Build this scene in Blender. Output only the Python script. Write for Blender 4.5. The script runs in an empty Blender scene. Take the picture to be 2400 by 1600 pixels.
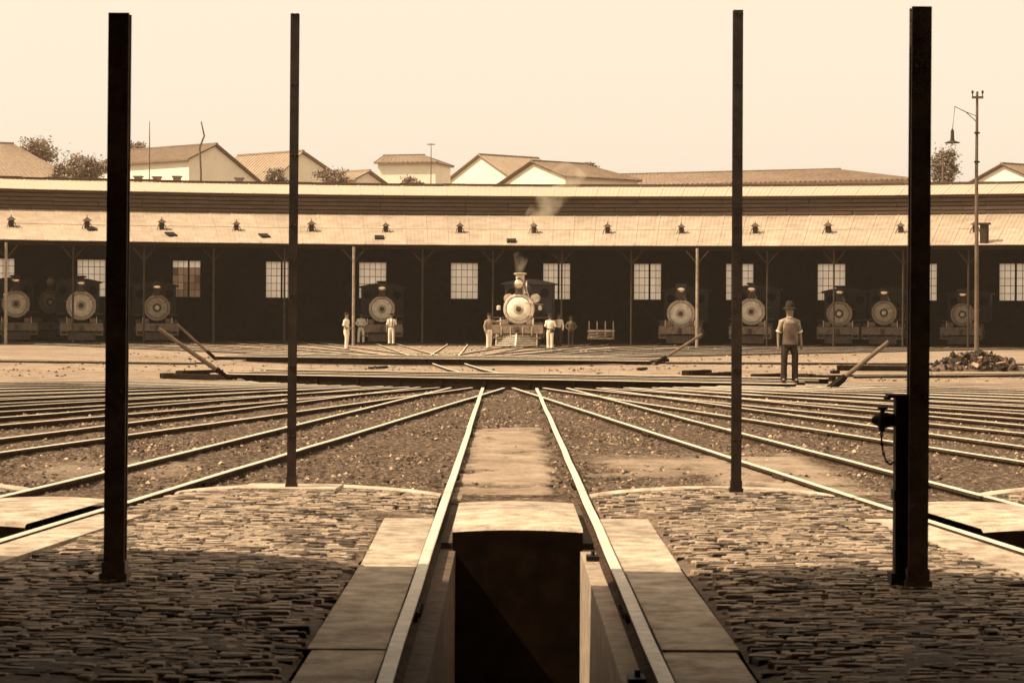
import bpy, bmesh, math, random
import numpy as np
from mathutils import Vector, Matrix
random.seed(7); RNG = np.random.default_rng(7)
R = math.radians
scene = bpy.context.scene
COL = scene.collection

# ------------------------------------------------------------------ camera
FPX, VX, VY, HC, ROLL = 5000.0, 1190.0, 746.0, 1.45, 0.005
cam_d = bpy.data.cameras.new("camera")
cam_d.sensor_width = 36.0
cam_d.lens = 36.0 * FPX / 2400.0
cam_d.shift_x = (1200 - VX) / 2400.0
cam_d.shift_y = -(800 - VY) / 2400.0
cam_d.clip_end = 3000
cam_d.dof.use_dof = True
cam_d.dof.focus_distance = 42.0
cam_d.dof.aperture_fstop = 9.0
cam = bpy.data.objects.new("camera", cam_d)
cam.location = (0, 0, HC)
cam.rotation_euler = (R(90), -ROLL, 0)
COL.objects.link(cam)
scene.camera = cam

# ------------------------------------------------------------------ light
SUN_AZ = Vector((-0.975, -0.22, 0)).normalized()      # ground direction towards the sun: left and a little behind
SUN_EL = R(52)
TINT = (1.0, 0.845, 0.655)
world = bpy.data.worlds.new("World")
scene.world = world
world.use_nodes = True
wn = world.node_tree
wn.nodes.clear()
sky = wn.nodes.new("ShaderNodeTexSky")
sky.sky_type = 'NISHITA'
sky.sun_disc = False
sky.sun_elevation = SUN_EL
sky.sun_rotation = math.atan2(SUN_AZ.x, SUN_AZ.y)
sky.dust_density = 4.0
sky.air_density = 1.2
bw = wn.nodes.new("ShaderNodeRGBToBW")
mul = wn.nodes.new("ShaderNodeMix"); mul.data_type = 'RGBA'; mul.blend_type = 'MULTIPLY'
mul.inputs[0].default_value = 1.0
mul.inputs[7].default_value = (*TINT, 1)
bg = wn.nodes.new("ShaderNodeBackground"); bg.inputs[1].default_value = 0.15
wo = wn.nodes.new("ShaderNodeOutputWorld")
wn.links.new(sky.outputs[0], bw.inputs[0])
pwr = wn.nodes.new("ShaderNodeMath"); pwr.operation = 'POWER'; pwr.inputs[1].default_value = 0.25
scl = wn.nodes.new("ShaderNodeMath"); scl.operation = 'MULTIPLY'; scl.inputs[1].default_value = 2.7
wn.links.new(bw.outputs[0], pwr.inputs[0]); wn.links.new(pwr.outputs[0], scl.inputs[0])     # a milky, evenly overcast-bright sky
wn.links.new(scl.outputs[0], mul.inputs[6])
wn.links.new(mul.outputs[2], bg.inputs[0])
wn.links.new(bg.outputs[0], wo.inputs[0])

sun_d = bpy.data.lights.new("sun", 'SUN')
sun_d.energy = 3.6
sun_d.angle = R(0.5)
sun_d.color = (1.0, 0.84, 0.615)
sun = bpy.data.objects.new("sun", sun_d)
sd = Vector((SUN_AZ.x * math.cos(SUN_EL), SUN_AZ.y * math.cos(SUN_EL), math.sin(SUN_EL)))
sun.rotation_euler = sd.to_track_quat('Z', 'Y').to_euler()
sun.location = (-30, 20, 40)
COL.objects.link(sun)
scene.view_settings.view_transform = 'Standard'
scene.view_settings.look = 'None'
scene.view_settings.gamma = 1.0
scene.view_settings.exposure = 0.95
scene.cycles.use_denoising = True
scene.cycles.max_bounces = 6
scene.cycles.volume_bounces = 1

# ------------------------------------------------------------------ helpers
def W(px, py, Y):
    """world point seen at a photograph pixel, Y metres ahead"""
    x, y = px - VX, py - VY
    xu, yu = x + y * ROLL, y - x * ROLL
    return Vector((xu * Y / FPX, Y, HC - yu * Y / FPX))

def G(px, py, z=0.0):
    """point on the ground (height z) seen at a photograph pixel"""
    x, y = px - VX, py - VY
    yu = y - x * ROLL
    return W(px, py, FPX * (HC - z) / yu)

def sep(g):
    """base colour of a thing of grey value g in the warm print"""
    k = min(1.0, max(0.0, g)) ** 0.5
    return (g, g * (0.525 + 0.36 * k), g * (0.27 + 0.42 * k), 1)

MATS = {}
def mat(name, g, var=0.25, scale=6.0, rough=0.8, bump=0.0, bscale=None, metal=0.0, spec=0.3, stretch=(1, 1, 1), tone=False, detail=6.0, g2=None, ramp=(0.35, 0.65)):
    if name in MATS: return MATS[name]
    m = bpy.data.materials.new(name); m.use_nodes = True
    nt = m.node_tree; N = nt.nodes; Lk = nt.links
    b = N["Principled BSDF"]
    b.inputs["Roughness"].default_value = rough
    b.inputs["Metallic"].default_value = metal
    b.inputs["Specular IOR Level"].default_value = spec
    tc = N.new("ShaderNodeTexCoord"); oi = N.new("ShaderNodeObjectInfo")
    off = N.new("ShaderNodeVectorMath"); off.operation = 'MULTIPLY_ADD'
    Lk.new(oi.outputs["Random"], off.inputs[0]); off.inputs[1].default_value = (37, 19, 53)
    mp = N.new("ShaderNodeMapping"); mp.inputs["Scale"].default_value = stretch
    Lk.new(tc.outputs["Object"], mp.inputs[0]); Lk.new(mp.outputs[0], off.inputs[2])
    no = N.new("ShaderNodeTexNoise"); no.inputs["Scale"].default_value = scale; no.inputs["Detail"].default_value = detail; no.inputs["Roughness"].default_value = 0.65
    Lk.new(off.outputs[0], no.inputs["Vector"])
    cr = N.new("ShaderNodeValToRGB")
    cr.color_ramp.elements[0].position = ramp[0]; cr.color_ramp.elements[1].position = ramp[1]
    cr.color_ramp.elements[0].color = sep(g * (1 - var)); cr.color_ramp.elements[1].color = sep(g2 if g2 is not None else g * (1 + var))
    Lk.new(no.outputs[0], cr.inputs[0])
    last = cr.outputs[0]
    # slow, large stains
    n2 = N.new("ShaderNodeTexNoise"); n2.inputs["Scale"].default_value = scale * 0.17; n2.inputs["Detail"].default_value = 3
    Lk.new(off.outputs[0], n2.inputs["Vector"])
    mr = N.new("ShaderNodeMapRange"); mr.inputs[1].default_value = 0.3; mr.inputs[2].default_value = 0.7; mr.inputs[3].default_value = 1 - 0.7 * var; mr.inputs[4].default_value = 1 + 0.5 * var
    Lk.new(n2.outputs[0], mr.inputs[0])
    mx = N.new("ShaderNodeVectorMath"); mx.operation = 'SCALE'
    Lk.new(last, mx.inputs[0]); Lk.new(mr.outputs[0], mx.inputs["Scale"]); last = mx.outputs[0]
    if tone:
        at = N.new("ShaderNodeAttribute"); at.attribute_name = "tone"
        m2 = N.new("ShaderNodeVectorMath"); m2.operation = 'MULTIPLY'
        Lk.new(last, m2.inputs[0]); Lk.new(at.outputs["Color"], m2.inputs[1]); last = m2.outputs[0]
    Lk.new(last, b.inputs["Base Color"])
    if bump > 0:
        nb = N.new("ShaderNodeTexNoise"); nb.inputs["Scale"].default_value = bscale or scale * 3; nb.inputs["Detail"].default_value = 5
        Lk.new(off.outputs[0], nb.inputs["Vector"])
        bu = N.new("ShaderNodeBump"); bu.inputs["Strength"].default_value = min(1, bump); bu.inputs["Distance"].default_value = 0.02
        Lk.new(nb.outputs[0], bu.inputs["Height"]); Lk.new(bu.outputs[0], b.inputs["Normal"])
    MATS[name] = m
    return m

class MB:
    def __init__(s): s.v = []; s.f = []
    def add(s, vs, fs):
        o = len(s.v); s.v += [tuple(v) for v in vs]; s.f += [tuple(i + o for i in f) for f in fs]; return s
    def box(s, c, d, rz=0.0, M=None):
        x, y, z = d[0] / 2, d[1] / 2, d[2] / 2
        vs = [Vector((a * x, b * y, e * z)) for e in (-1, 1) for b in (-1, 1) for a in (-1, 1)]
        if M is not None: vs = [M @ v for v in vs]
        elif rz: vs = [Matrix.Rotation(rz, 3, 'Z') @ v for v in vs]
        vs = [v + Vector(c) for v in vs]
        return s.add(vs, [(0, 1, 3, 2), (4, 6, 7, 5), (0, 4, 5, 1), (2, 3, 7, 6), (0, 2, 6, 4), (1, 5, 7, 3)])
    def bar(s, p, q, w, h):
        p = Vector(p); q = Vector(q); d = q - p; M = d.to_track_quat('Y', 'Z').to_matrix()
        return s.box((p + q) / 2, (w, d.length, h), M=M)
    def tube(s, pts, rs, n=10, cap=True):
        pts = [Vector(p) for p in pts]
        if not hasattr(rs, '__len__'): rs = [rs] * len(pts)
        o = []; 
        for i, p in enumerate(pts):
            d = (pts[min(i + 1, len(pts) - 1)] - pts[max(i - 1, 0)]).normalized()
            a = Vector((0, 0, 1)) if abs(d.z) < 0.9 else Vector((1, 0, 0))
            u = d.cross(a).normalized(); w = d.cross(u)
            for k in range(n):
                t = 2 * math.pi * k / n
                o.append(p + (u * math.cos(t) + w * math.sin(t)) * rs[i])
        fs = [(i * n + k, i * n + (k + 1) % n, (i + 1) * n + (k + 1) % n, (i + 1) * n + k) for i in range(len(pts) - 1) for k in range(n)]
        if cap: fs += [tuple(range(n)), tuple(range((len(pts) - 1) * n, len(pts) * n))]
        return s.add(o, fs)
    def lathe(s, prof, c=(0, 0, 0), axis='Z', n=24, cap=True):
        """prof: list of (radius, along)"""
        o = []
        for r, a in prof:
            for k in range(n):
                t = 2 * math.pi * k / n; x, y = r * math.cos(t), r * math.sin(t)
                v = {'Z': (x, y, a), 'Y': (x, a, y), 'X': (a, x, y)}[axis]
                o.append((v[0] + c[0], v[1] + c[1], v[2] + c[2]))
        m = len(prof)
        fs = [(i * n + k, i * n + (k + 1) % n, (i + 1) * n + (k + 1) % n, (i + 1) * n + k) for i in range(m - 1) for k in range(n)]
        if cap: fs += [tuple(range(n)), tuple(range((m - 1) * n, m * n))]
        return s.add(o, fs)
    def prism(s, poly, y0, y1):
        """polygon in XZ extruded along Y"""
        n = len(poly)
        return s.add([(x, y0, z) for x, z in poly] + [(x, y1, z) for x, z in poly],
                     [tuple(range(n)), tuple(range(n, 2 * n))] + [(i, (i + 1) % n, (i + 1) % n + n, i + n) for i in range(n)])
    def sweep(s, pts, prof, up=Vector((0, 0, 1))):
        pts = [Vector(p) for p in pts]; n = len(prof); o = []
        for i, p in enumerate(pts):
            d = (pts[min(i + 1, len(pts) - 1)] - pts[max(i - 1, 0)]).normalized()
            u = d.cross(up).normalized()
            for a, b in prof: o.append(p + u * a + up * b)
        fs = [(i * n + k, i * n + (k + 1) % n, (i + 1) * n + (k + 1) % n, (i + 1) * n + k) for i in range(len(pts) - 1) for k in range(n)]
        fs += [tuple(range(n)), tuple(range((len(pts) - 1) * n, len(pts) * n))]
        return s.add(o, fs)
    def mesh(s, name, m=None, smooth=False, fixn=True):
        me = bpy.data.meshes.new(name)
        me.from_pydata([tuple(v) for v in s.v], [], s.f)
        if fixn:
            bm = bmesh.new(); bm.from_mesh(me); bmesh.ops.recalc_face_normals(bm, faces=bm.faces); bm.to_mesh(me); bm.free()
        if m: me.materials.append(m)
        if smooth:
            me.polygons.foreach_set("use_smooth", [True] * len(me.polygons))
            try: me.set_sharp_from_angle(angle=R(40))
            except Exception: pass
        me.update()
        return me
    def build(s, name, m, parent=None, smooth=False, fixn=True):
        return link(name, s.mesh(name, m, smooth, fixn), parent)

def link(name, me, parent=None, loc=None, rz=None):
    o = bpy.data.objects.new(name, me); COL.objects.link(o)
    if parent: o.parent = parent
    if loc is not None: o.location = loc
    if rz is not None: o.rotation_euler = (0, 0, rz)
    return o
def tag(o, label=None, cat=None, group=None, kind=None):
    if label: o["label"] = label
    if cat: o["category"] = cat
    if group: o["group"] = group
    if kind: o["kind"] = kind
    return o
def empty(name, loc=(0, 0, 0), rz=0.0):
    o = bpy.data.objects.new(name, None); COL.objects.link(o); o.location = loc; o.rotation_euler = (0, 0, rz); o.empty_display_size = 0.3
    return o
def tones(me, vals):
    """one grey multiplier per face"""
    a = me.color_attributes.new("tone", 'FLOAT_COLOR', 'CORNER')
    n = len(me.loops); buf = np.ones((n, 4), np.float32)
    ls = np.zeros(len(me.polygons), np.int32); lt = np.zeros(len(me.polygons), np.int32)
    me.polygons.foreach_get("loop_start", ls); me.polygons.foreach_get("loop_total", lt)
    buf[:, :3] = np.repeat(np.asarray(vals, np.float32), lt)[:, None]
    a.data.foreach_set("color", buf.ravel())
ORD = ["first", "second", "third", "fourth", "fifth", "sixth", "seventh", "eighth", "ninth", "tenth", "eleventh", "twelfth", "thirteenth", "fourteenth", "fifteenth", "sixteenth"]

# value noise on arrays
_LAT = RNG.random((256, 256))
def vnoise(x, y):
    xi = np.floor(x).astype(int); yi = np.floor(y).astype(int); fx = x - xi; fy = y - yi
    fx = fx * fx * (3 - 2 * fx); fy = fy * fy * (3 - 2 * fy)
    a = _LAT[xi % 256, yi % 256]; b = _LAT[(xi + 1) % 256, yi % 256]; c = _LAT[xi % 256, (yi + 1) % 256]; d = _LAT[(xi + 1) % 256, (yi + 1) % 256]
    return (a * (1 - fx) + b * fx) * (1 - fy) + (c * (1 - fx) + d * fx) * fy
def fbm(x, y, o=4):
    s = 0; a = 0.5
    for i in range(o): s = s + a * vnoise(x + 17.3 * i, y + 9.1 * i); x = x * 2.03; y = y * 2.03; a *= 0.5
    return s
def sstep(a, b, x):
    t = np.clip((x - a) / (b - a), 0, 1); return t * t * (3 - 2 * t)

# ------------------------------------------------------------------ materials
M_conc = mat("sunbleached_concrete", 0.44, 0.38, 6, 0.9, 0.6, 45)
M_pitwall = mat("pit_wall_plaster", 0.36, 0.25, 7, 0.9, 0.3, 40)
M_pitfloor = mat("pit_soot_and_shade", 0.014, 0.4, 6, 0.95, spec=0.02)  # also on the pit end wall, where the black stands for shade
M_bed = mat("joint_grit", 0.15, 0.45, 22, 0.95, 0.5, 80)
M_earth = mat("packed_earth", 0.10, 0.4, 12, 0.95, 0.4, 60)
M_cobble = mat("worn_cobblestone", 0.34, 0.22, 26, 0.85, 0.4, 90, tone=True)
M_rail = mat("worn_rail_steel", 0.66, 0.18, 14, 0.5, 0.1, 90, spec=0.4)
M_railside = mat("rusty_rail_side", 0.06, 0.4, 20, 0.9, spec=0.04)
M_iron = mat("dark_iron", 0.020, 0.35, 9, 0.7, 0.15, 50, spec=0.3)
M_post2 = mat("thick_iron_post", 0.16, 0.4, 7, 0.7, 0.3, 60, spec=0.3)
M_post = mat("dark_iron_post", 0.026, 0.4, 7, 0.75, 0.2, 60, spec=0.25)
M_girder = mat("turntable_girder", 0.018, 0.35, 5, 0.75, 0.2, 40, spec=0.04)
M_deck = mat("oily_deck_timber", 0.03, 0.4, 8, 0.9, 0.3, 50, stretch=(1, 8, 8), spec=0.04)
M_flange = mat("polished_steel_flange", 0.6, 0.14, 10, 0.45)
M_pole = mat("weathered_pole_wood", 0.15, 0.3, 20, 0.85, 0.3, 70)
M_timber = mat("creosoted_timber", 0.02, 0.4, 9, 0.9, 0.3, 50, spec=0.04)
M_roof2 = mat("bright_zinc_sheet", 0.47, 0.08, 5, 0.6, 0.08, 30)
M_roof = mat("zinc_roof_sheet", 0.40, 0.16, 1.2, 0.6, 0.08, 30, spec=0.3)
M_slat = mat("louvre_board", 0.085, 0.15, 4, 0.85, 0.1, 40, stretch=(0.3, 1, 1))
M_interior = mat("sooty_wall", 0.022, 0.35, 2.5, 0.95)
M_ipost = mat("shed_post_wood", 0.05, 0.35, 6, 0.85)
M_bpost = mat("pale_shed_post", 0.34, 0.3, 6, 0.85)
M_vent = mat("dark_ventilator", 0.04, 0.3, 10, 0.8)
M_black = mat("black_opening", 0.006, 0.2, 5, 0.95)
M_muntin = mat("window_bar", 0.03, 0.2, 10, 0.8)
M_loco = mat("locomotive_black", 0.014, 0.4, 5, 0.5, spec=0.5)
M_lococ = mat("locomotive_grey", 0.08, 0.35, 6, 0.6, spec=0.5)
M_door = mat("light_smokebox_paint", 0.88, 0.18, 4, 0.5, spec=0.5)
M_doord = mat("dull_smokebox_paint", 0.55, 0.25, 4, 0.6, spec=0.4)
M_rim = mat("smokebox_rim_paint", 0.58, 0.2, 5, 0.5, spec=0.5)
M_rimd = mat("dull_smokebox_rim", 0.42, 0.25, 5, 0.55, spec=0.4)
M_brass = mat("bright_metal", 0.9, 0.15, 6, 0.35, spec=0.6)
M_lens = mat("mirror_lens", 0.85, 0.1, 4, 0.16, metal=1.0)
M_beam = mat("painted_beam", 0.24, 0.3, 6, 0.7)
M_white = mat("limewashed_wall", 0.92, 0.05, 0.8, 0.9)
M_tile = mat("clay_roof_tile", 0.23, 0.22, 3.0, 0.9, 0.3, 20)
M_tile2 = mat("pale_roof_tile", 0.33, 0.15, 3.0, 0.9, 0.3, 20)
M_leaf = mat("leaf", 0.26, 0.45, 3.0, 0.7)
M_bark = mat("bark", 0.13, 0.3, 8, 0.9)
M_skin = mat("skin", 0.26, 0.1, 20, 0.6)
M_skind = mat("dark_skin", 0.12, 0.1, 20, 0.6)
M_shirtw = mat("white_cotton", 0.82, 0.06, 18, 0.9)
M_shirtg = mat("soiled_cotton", 0.30, 0.35, 12, 0.9)
M_trousd = mat("dark_denim", 0.035, 0.35, 12, 0.9)
M_hat = mat("dark_felt", 0.03, 0.25, 14, 0.9)
M_shoe = mat("black_leather", 0.015, 0.2, 14, 0.5)
M_scrap = mat("scrap_piece", 0.06, 0.5, 9, 0.85, tone=True)

# window glass: grimy, light-passing
mg = bpy.data.materials.new("grimy_glass"); mg.use_nodes = True
_n = mg.node_tree; _n.nodes.clear()
_o = _n.nodes.new("ShaderNodeOutputMaterial"); _t = _n.nodes.new("ShaderNodeBsdfTranslucent"); _g = _n.nodes.new("ShaderNodeBsdfGlossy"); _m = _n.nodes.new("ShaderNodeMixShader")
_oi = _n.nodes.new("ShaderNodeObjectInfo"); _cr = _n.nodes.new("ShaderNodeValToRGB")
_cr.color_ramp.elements[0].color = (.90,.84,.75,1); _cr.color_ramp.elements[1].color = (1,.97,.92,1)
_n.links.new(_oi.outputs["Random"], _cr.inputs[0]); _n.links.new(_cr.outputs[0], _t.inputs[0])
_g.inputs[0].default_value = sep(0.6); _g.inputs["Roughness"].default_value = 0.2; _m.inputs[0].default_value = 0.06
_n.links.new(_t.outputs[0], _m.inputs[1]); _n.links.new(_g.outputs[0], _m.inputs[2]); _n.links.new(_m.outputs[0], _o.inputs[0])
M_glass = mg
mt = bpy.data.materials.new("clear_glass_back"); mt.use_nodes = True; mt.node_tree.nodes.clear()
_o = mt.node_tree.nodes.new("ShaderNodeOutputMaterial"); _t = mt.node_tree.nodes.new("ShaderNodeBsdfTransparent"); mt.node_tree.links.new(_t.outputs[0], _o.inputs[0]); M_gback = mt
mg2 = mg.copy(); mg2.name = "sooty_glass"; M_glass2 = mg2
for n_ in mg2.node_tree.nodes:
    if n_.type == 'VALTORGB': n_.color_ramp.elements[0].color = sep(.10); n_.color_ramp.elements[1].color = sep(.34)
# ================================================================== THE YARD
TC = Vector((0.04, 49.0, 0))            # near turntable centre
TF = Vector((-2.3, 71.5, 0))           # far turntable centre
RP1, RP2 = 6.3, 6.6                    # pit radii
A_L, A_R = R(6.0), R(5.7)              # pitch of the near fan, left and right
FLOOR_R = 31.95                         # the near shed's floor starts here
SC, SR = Vector((0, 41.0, 0)), 73.0    # circle of the far shed's open front

def fan_angle(k): return 0.0009 + k * (A_L if k < 0 else A_R)
def fan(k, s, t, z=0.0):
    """near fan: track k, s metres out of the turntable centre, t to the right as seen walking towards it"""
    a = fan_angle(k)
    return Vector((TC.x + s * math.sin(a) + t * math.cos(a), TC.y - s * math.cos(a) + t * math.sin(a), z))

def axis(*runs):
    out = []
    for a, b, d in runs: out += list(np.arange(a, b - 1e-6, d))
    return np.array(out + [runs[-1][1]])
gx = axis((-600, -200, 80), (-200, -60, 20), (-60, -14, 3), (-14, -5.4, 0.3), (-5.4, 5.4, 0.07), (5.4, 14, 0.3), (14, 60, 3), (60, 200, 20), (200, 600, 80))
gy = axis((-60, 14, 2), (14, 17.4, 0.2), (17.4, 42, 0.065), (42, 60, 0.2), (60, 120, 1.0), (120, 240, 5), (240, 440, 40))
XX, YY = np.meshgrid(gx, gy)
rad = np.hypot(XX - TC.x, YY - TC.y); ang = np.arctan2(XX - TC.x, TC.y - YY)
fine = fbm(XX * 9, YY * 9, 3); mid = fbm(XX * 1.3, YY * 1.3, 4); big = fbm(XX * 0.25 + 5, YY * 0.25, 3)
near = sstep(44, 36, YY)
ZZ = near * (0.055 * (fine - 0.45) + 0.05 * (mid - 0.45)) + (1 - near) * 0.03 * (mid - 0.45)
ZZ = ZZ - 0.01
# sand drifts: pale sheets with their own outlines
lat = XX; edge = 0.35 * (fbm(XX * 2.2, YY * 2.2, 4) - 0.45)
def blob(x0, x1, y0, y1, w=0.25):
    e = edge * 2
    return sstep(x0 - w, x0 + w, XX + e * .5) * sstep(x1 + w, x1 - w, XX + e * .5) * sstep(y0 - 3 * w, y0 + 3 * w, YY + e * 4) * sstep(y1 + 3 * w, y1 - 3 * w, YY + e * 4)
sand = np.maximum(blob(-0.42, 0.42, 17.0, 28.3, 0.06), blob(1.9, 3.1, 17.0, 23.0, 0.2))
sand = np.maximum(sand, 0.75 * blob(0.9, 2.1, 20.0, 22.5, 0.2)); sand = np.maximum(sand, 0.5 * blob(-4.5, -3.0, 19.5, 21.5, 0.2))
sand = sand * sstep(0.30, 0.48, fbm(XX * 5, YY * 3, 4) + 0.12)
sand = sand * (1 - 0.8 * np.exp(-((YY - 23.0 + edge * 2) / 0.35) ** 2) * sstep(.35, .5, fbm(XX * 7, YY * 4, 3))) * (1 - 0.8 * np.exp(-((YY - 18.6 + edge) / 0.3) ** 2) * sstep(.36, .5, fbm(XX * 6 + 3, YY * 4, 3)))
ZZ = ZZ * (1 - 0.75 * sand) + 0.012 * sand
far = sstep(44.0, 50.0, YY + 10 * np.abs(XX) / 30)
farside = np.maximum(sstep(43, 52, YY), sstep(7, 13, np.abs(XX)) * sstep(30, 40, YY))
sand = np.maximum(sand, np.clip(farside * (0.55 + 0.7 * big + 0.25 * (mid - .4)), 0, 1))
# less sand from the shed apron onwards
rs = np.hypot(XX - SC.x, YY - SC.y)
shed_apron = sstep(SR - 5.5, SR - 1.0, rs + 2.2 * (mid - 0.45))
sand = sand * (1 - 0.85 * shed_apron)
# hill behind the shed
ZZ = ZZ + 9.6 * sstep(140, 178, YY) + 2.5 * sstep(180, 260, YY) 
# under the near shed the ground lies lower than the ash pits
under = (rad > FLOOR_R + 0.35) & (np.abs(ang) < R(19))
ZZ = np.where(under, -1.4, ZZ)
nr, nc = XX.shape
idx = np.arange(nr * nc).reshape(nr, nc)
q = np.stack([idx[:-1, :-1], idx[:-1, 1:], idx[1:, 1:], idx[1:, :-1]], -1).reshape(-1, 4)
cx = (XX[:-1, :-1] + XX[1:, 1:]).ravel() / 2; cy = (YY[:-1, :-1] + YY[1:, 1:]).ravel() / 2
keep = (np.hypot(cx - TC.x, cy - TC.y) > RP1 + 0.1) & (np.hypot(cx - TF.x, cy - TF.y) > RP2 + 0.1)
q = q[keep]
me = bpy.data.meshes.new("ground")
me.vertices.add(nr * nc); me.vertices.foreach_set("co", np.stack([XX, YY, ZZ], -1).ravel().astype(np.float32))
me.loops.add(len(q) * 4); me.loops.foreach_set("vertex_index", q.ravel().astype(np.int32))
me.polygons.add(len(q)); me.polygons.foreach_set("loop_start", np.arange(0, len(q) * 4, 4, dtype=np.int32))
try: me.polygons.foreach_set("loop_total", np.full(len(q), 4, np.int32))
except Exception: pass
me.update(calc_edges=True); me.validate()
at = me.attributes.new("sand", 'FLOAT', 'POINT'); at.data.foreach_set("value", sand.ravel().astype(np.float32))

def ground_mat():
    m = bpy.data.materials.new("yard_earth_and_sand"); m.use_nodes = True
    nt = m.node_tree; N = nt.nodes; Lk = nt.links; b = N["Principled BSDF"]; b.inputs["Roughness"].default_value = 0.95; b.inputs["Specular IOR Level"].default_value = 0.1
    tc = N.new("ShaderNodeTexCoord")
    def noise(s, d=6, rr=0.65):
        n = N.new("ShaderNodeTexNoise"); n.inputs["Scale"].default_value = s; n.inputs["Detail"].default_value = d; n.inputs["Roughness"].default_value = rr; Lk.new(tc.outputs["Object"], n.inputs["Vector"]); return n
    n1 = noise(16, 9, 0.8); n2 = noise(0.9, 4)
    cr = N.new("ShaderNodeValToRGB"); e = cr.color_ramp.elements
    e[0].position = 0.40; e[0].color = sep(0.025); e[1].position = 0.66; e[1].color = sep(0.36)
    x = e.new(0.51); x.color = sep(0.085)
    Lk.new(n1.outputs[0], cr.inputs[0])
    cs = N.new("ShaderNodeValToRGB"); e = cs.color_ramp.elements
    e[0].position = 0.38; e[0].color = sep(0.18); e[1].position = 0.62; e[1].color = sep(0.42)
    n3 = noise(1.1, 7, 0.7); av = N.new("ShaderNodeMix"); av.data_type = 'FLOAT'; av.inputs[0].default_value = 0.6
    Lk.new(n1.outputs[0], av.inputs[2]); Lk.new(n3.outputs[0], av.inputs[3]); Lk.new(av.outputs[0], cs.inputs[0])
    a = N.new("ShaderNodeAttribute"); a.attribute_name = "sand"
    mr = N.new("ShaderNodeMath"); mr.operation = 'MULTIPLY_ADD'; mr.inputs[1].default_value = 0.5; Lk.new(n2.outputs[0], mr.inputs[0])
    sb = N.new("ShaderNodeMath"); sb.operation = 'SUBTRACT'; sb.inputs[1].default_value = 0.25; Lk.new(a.outputs["Fac"], sb.inputs[0]); Lk.new(sb.outputs[0], mr.inputs[2]); mr.use_clamp = True
    mx = N.new("ShaderNodeMix"); mx.data_type = 'RGBA'; Lk.new(mr.outputs[0], mx.inputs[0]); Lk.new(cr.outputs[0], mx.inputs[6]); Lk.new(cs.outputs[0], mx.inputs[7])
    Lk.new(mx.outputs[2], b.inputs["Base Color"])
    nb = noise(60, 6); bu = N.new("ShaderNodeBump"); bu.inputs["Strength"].default_value = 0.7; bu.inputs["Distance"].default_value = 0.02
    Lk.new(nb.outputs[0], bu.inputs["Height"]); Lk.new(bu.outputs[0], b.inputs["Normal"])
    return m
M_ground = ground_mat(); me.materials.append(M_ground)
ground = link("ground", me); tag(ground, kind="structure")

# loose gravel and clinker, far too much to count
def rocks(n, pick, size, name, m, label, kind="stuff", parent=None):
    base = np.array([(1, 0, 0), (-.6, .8, 0), (-.6, -.8, 0), (.1, .1, .75), (-.3, .5, .45), (.5, -.3, .5)])
    tri = np.array([(0, 5, 2), (0, 3, 5), (0, 1, 4), (0, 4, 3), (1, 2, 4), (2, 3, 4), (2, 5, 3)])
    P = pick(n); n = len(P); sc = size[0] + (size[1] - size[0]) * RNG.random(n) ** 2.5
    a = RNG.random(n) * 6.28; c, s = np.cos(a), np.sin(a)
    v = base[None] * (0.7 + 0.6 * RNG.random((n, 6, 3)))
    vx = v[..., 0] * c[:, None] - v[..., 1] * s[:, None]; vy = v[..., 0] * s[:, None] + v[..., 1] * c[:, None]
    V = np.stack([vx, vy, v[..., 2]], -1) * sc[:, None, None] + P[:, None, :]
    F = (tri[None] + (np.arange(n) * 6)[:, None, None]).reshape(-1, 3)
    me = bpy.data.meshes.new(name); me.from_pydata(V.reshape(-1, 3).tolist(), [], F.tolist()); me.materials.append(m)
    t = np.where(RNG.random(n) < 0.16, 2.8, np.where(RNG.random(n) < 0.45, 0.35, 1.0)) * (0.7 + 0.6 * RNG.random(n))
    tones(me, np.repeat(t, len(tri)))
    return tag(link(name, me, parent), label, None, None, kind)
M_gravel = mat("gravel", 0.17, 0.3, 30, 0.9, tone=True)
def pick_yard(n):
    s = FLOOR_R - 0.1 - (FLOOR_R - RP1 - 0.6) * RNG.random(n); a = (RNG.random(n) - 0.5) * R(34) * (1 + 0.9 * (1 - s / FLOOR_R))
    x = TC.x + s * np.sin(a); y = TC.y - s * np.cos(a)
    k = (fbm(x * 0.9, y * 0.9, 3) > 0.36) & (~((np.abs(x) < 0.4) & (y < 28) & (RNG.random(n) < 0.9)))
    x, y = x[k], y[k]
    return np.stack([x, y, np.zeros(len(x)) - 0.008], -1)
g = rocks(70000, pick_yard, (0.006, 0.036), "gravel", M_gravel, "dark gravel and pale chips strewn between the fan of rails", "stuff")
tag(g, cat="gravel")
def pick_far(n):
    x = (RNG.random(n) - .5) * 30; y = 51 + RNG.random(n) ** 1.3 * 60
    k = (fbm(x * .5 + 40, y * .5, 3) > .42) & (np.hypot(x - TC.x, y - TC.y) > RP1 + .5) & (np.hypot(x - TF.x, y - TF.y) > RP2 + .5)
    return np.stack([x[k], y[k], np.zeros(k.sum()) - .01], -1)
g = rocks(5000, pick_far, (0.02, 0.075), "gravel", M_gravel, "sparse dark clods lying on the pale sand around the far turntable", "stuff"); tag(g, cat="gravel")

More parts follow.
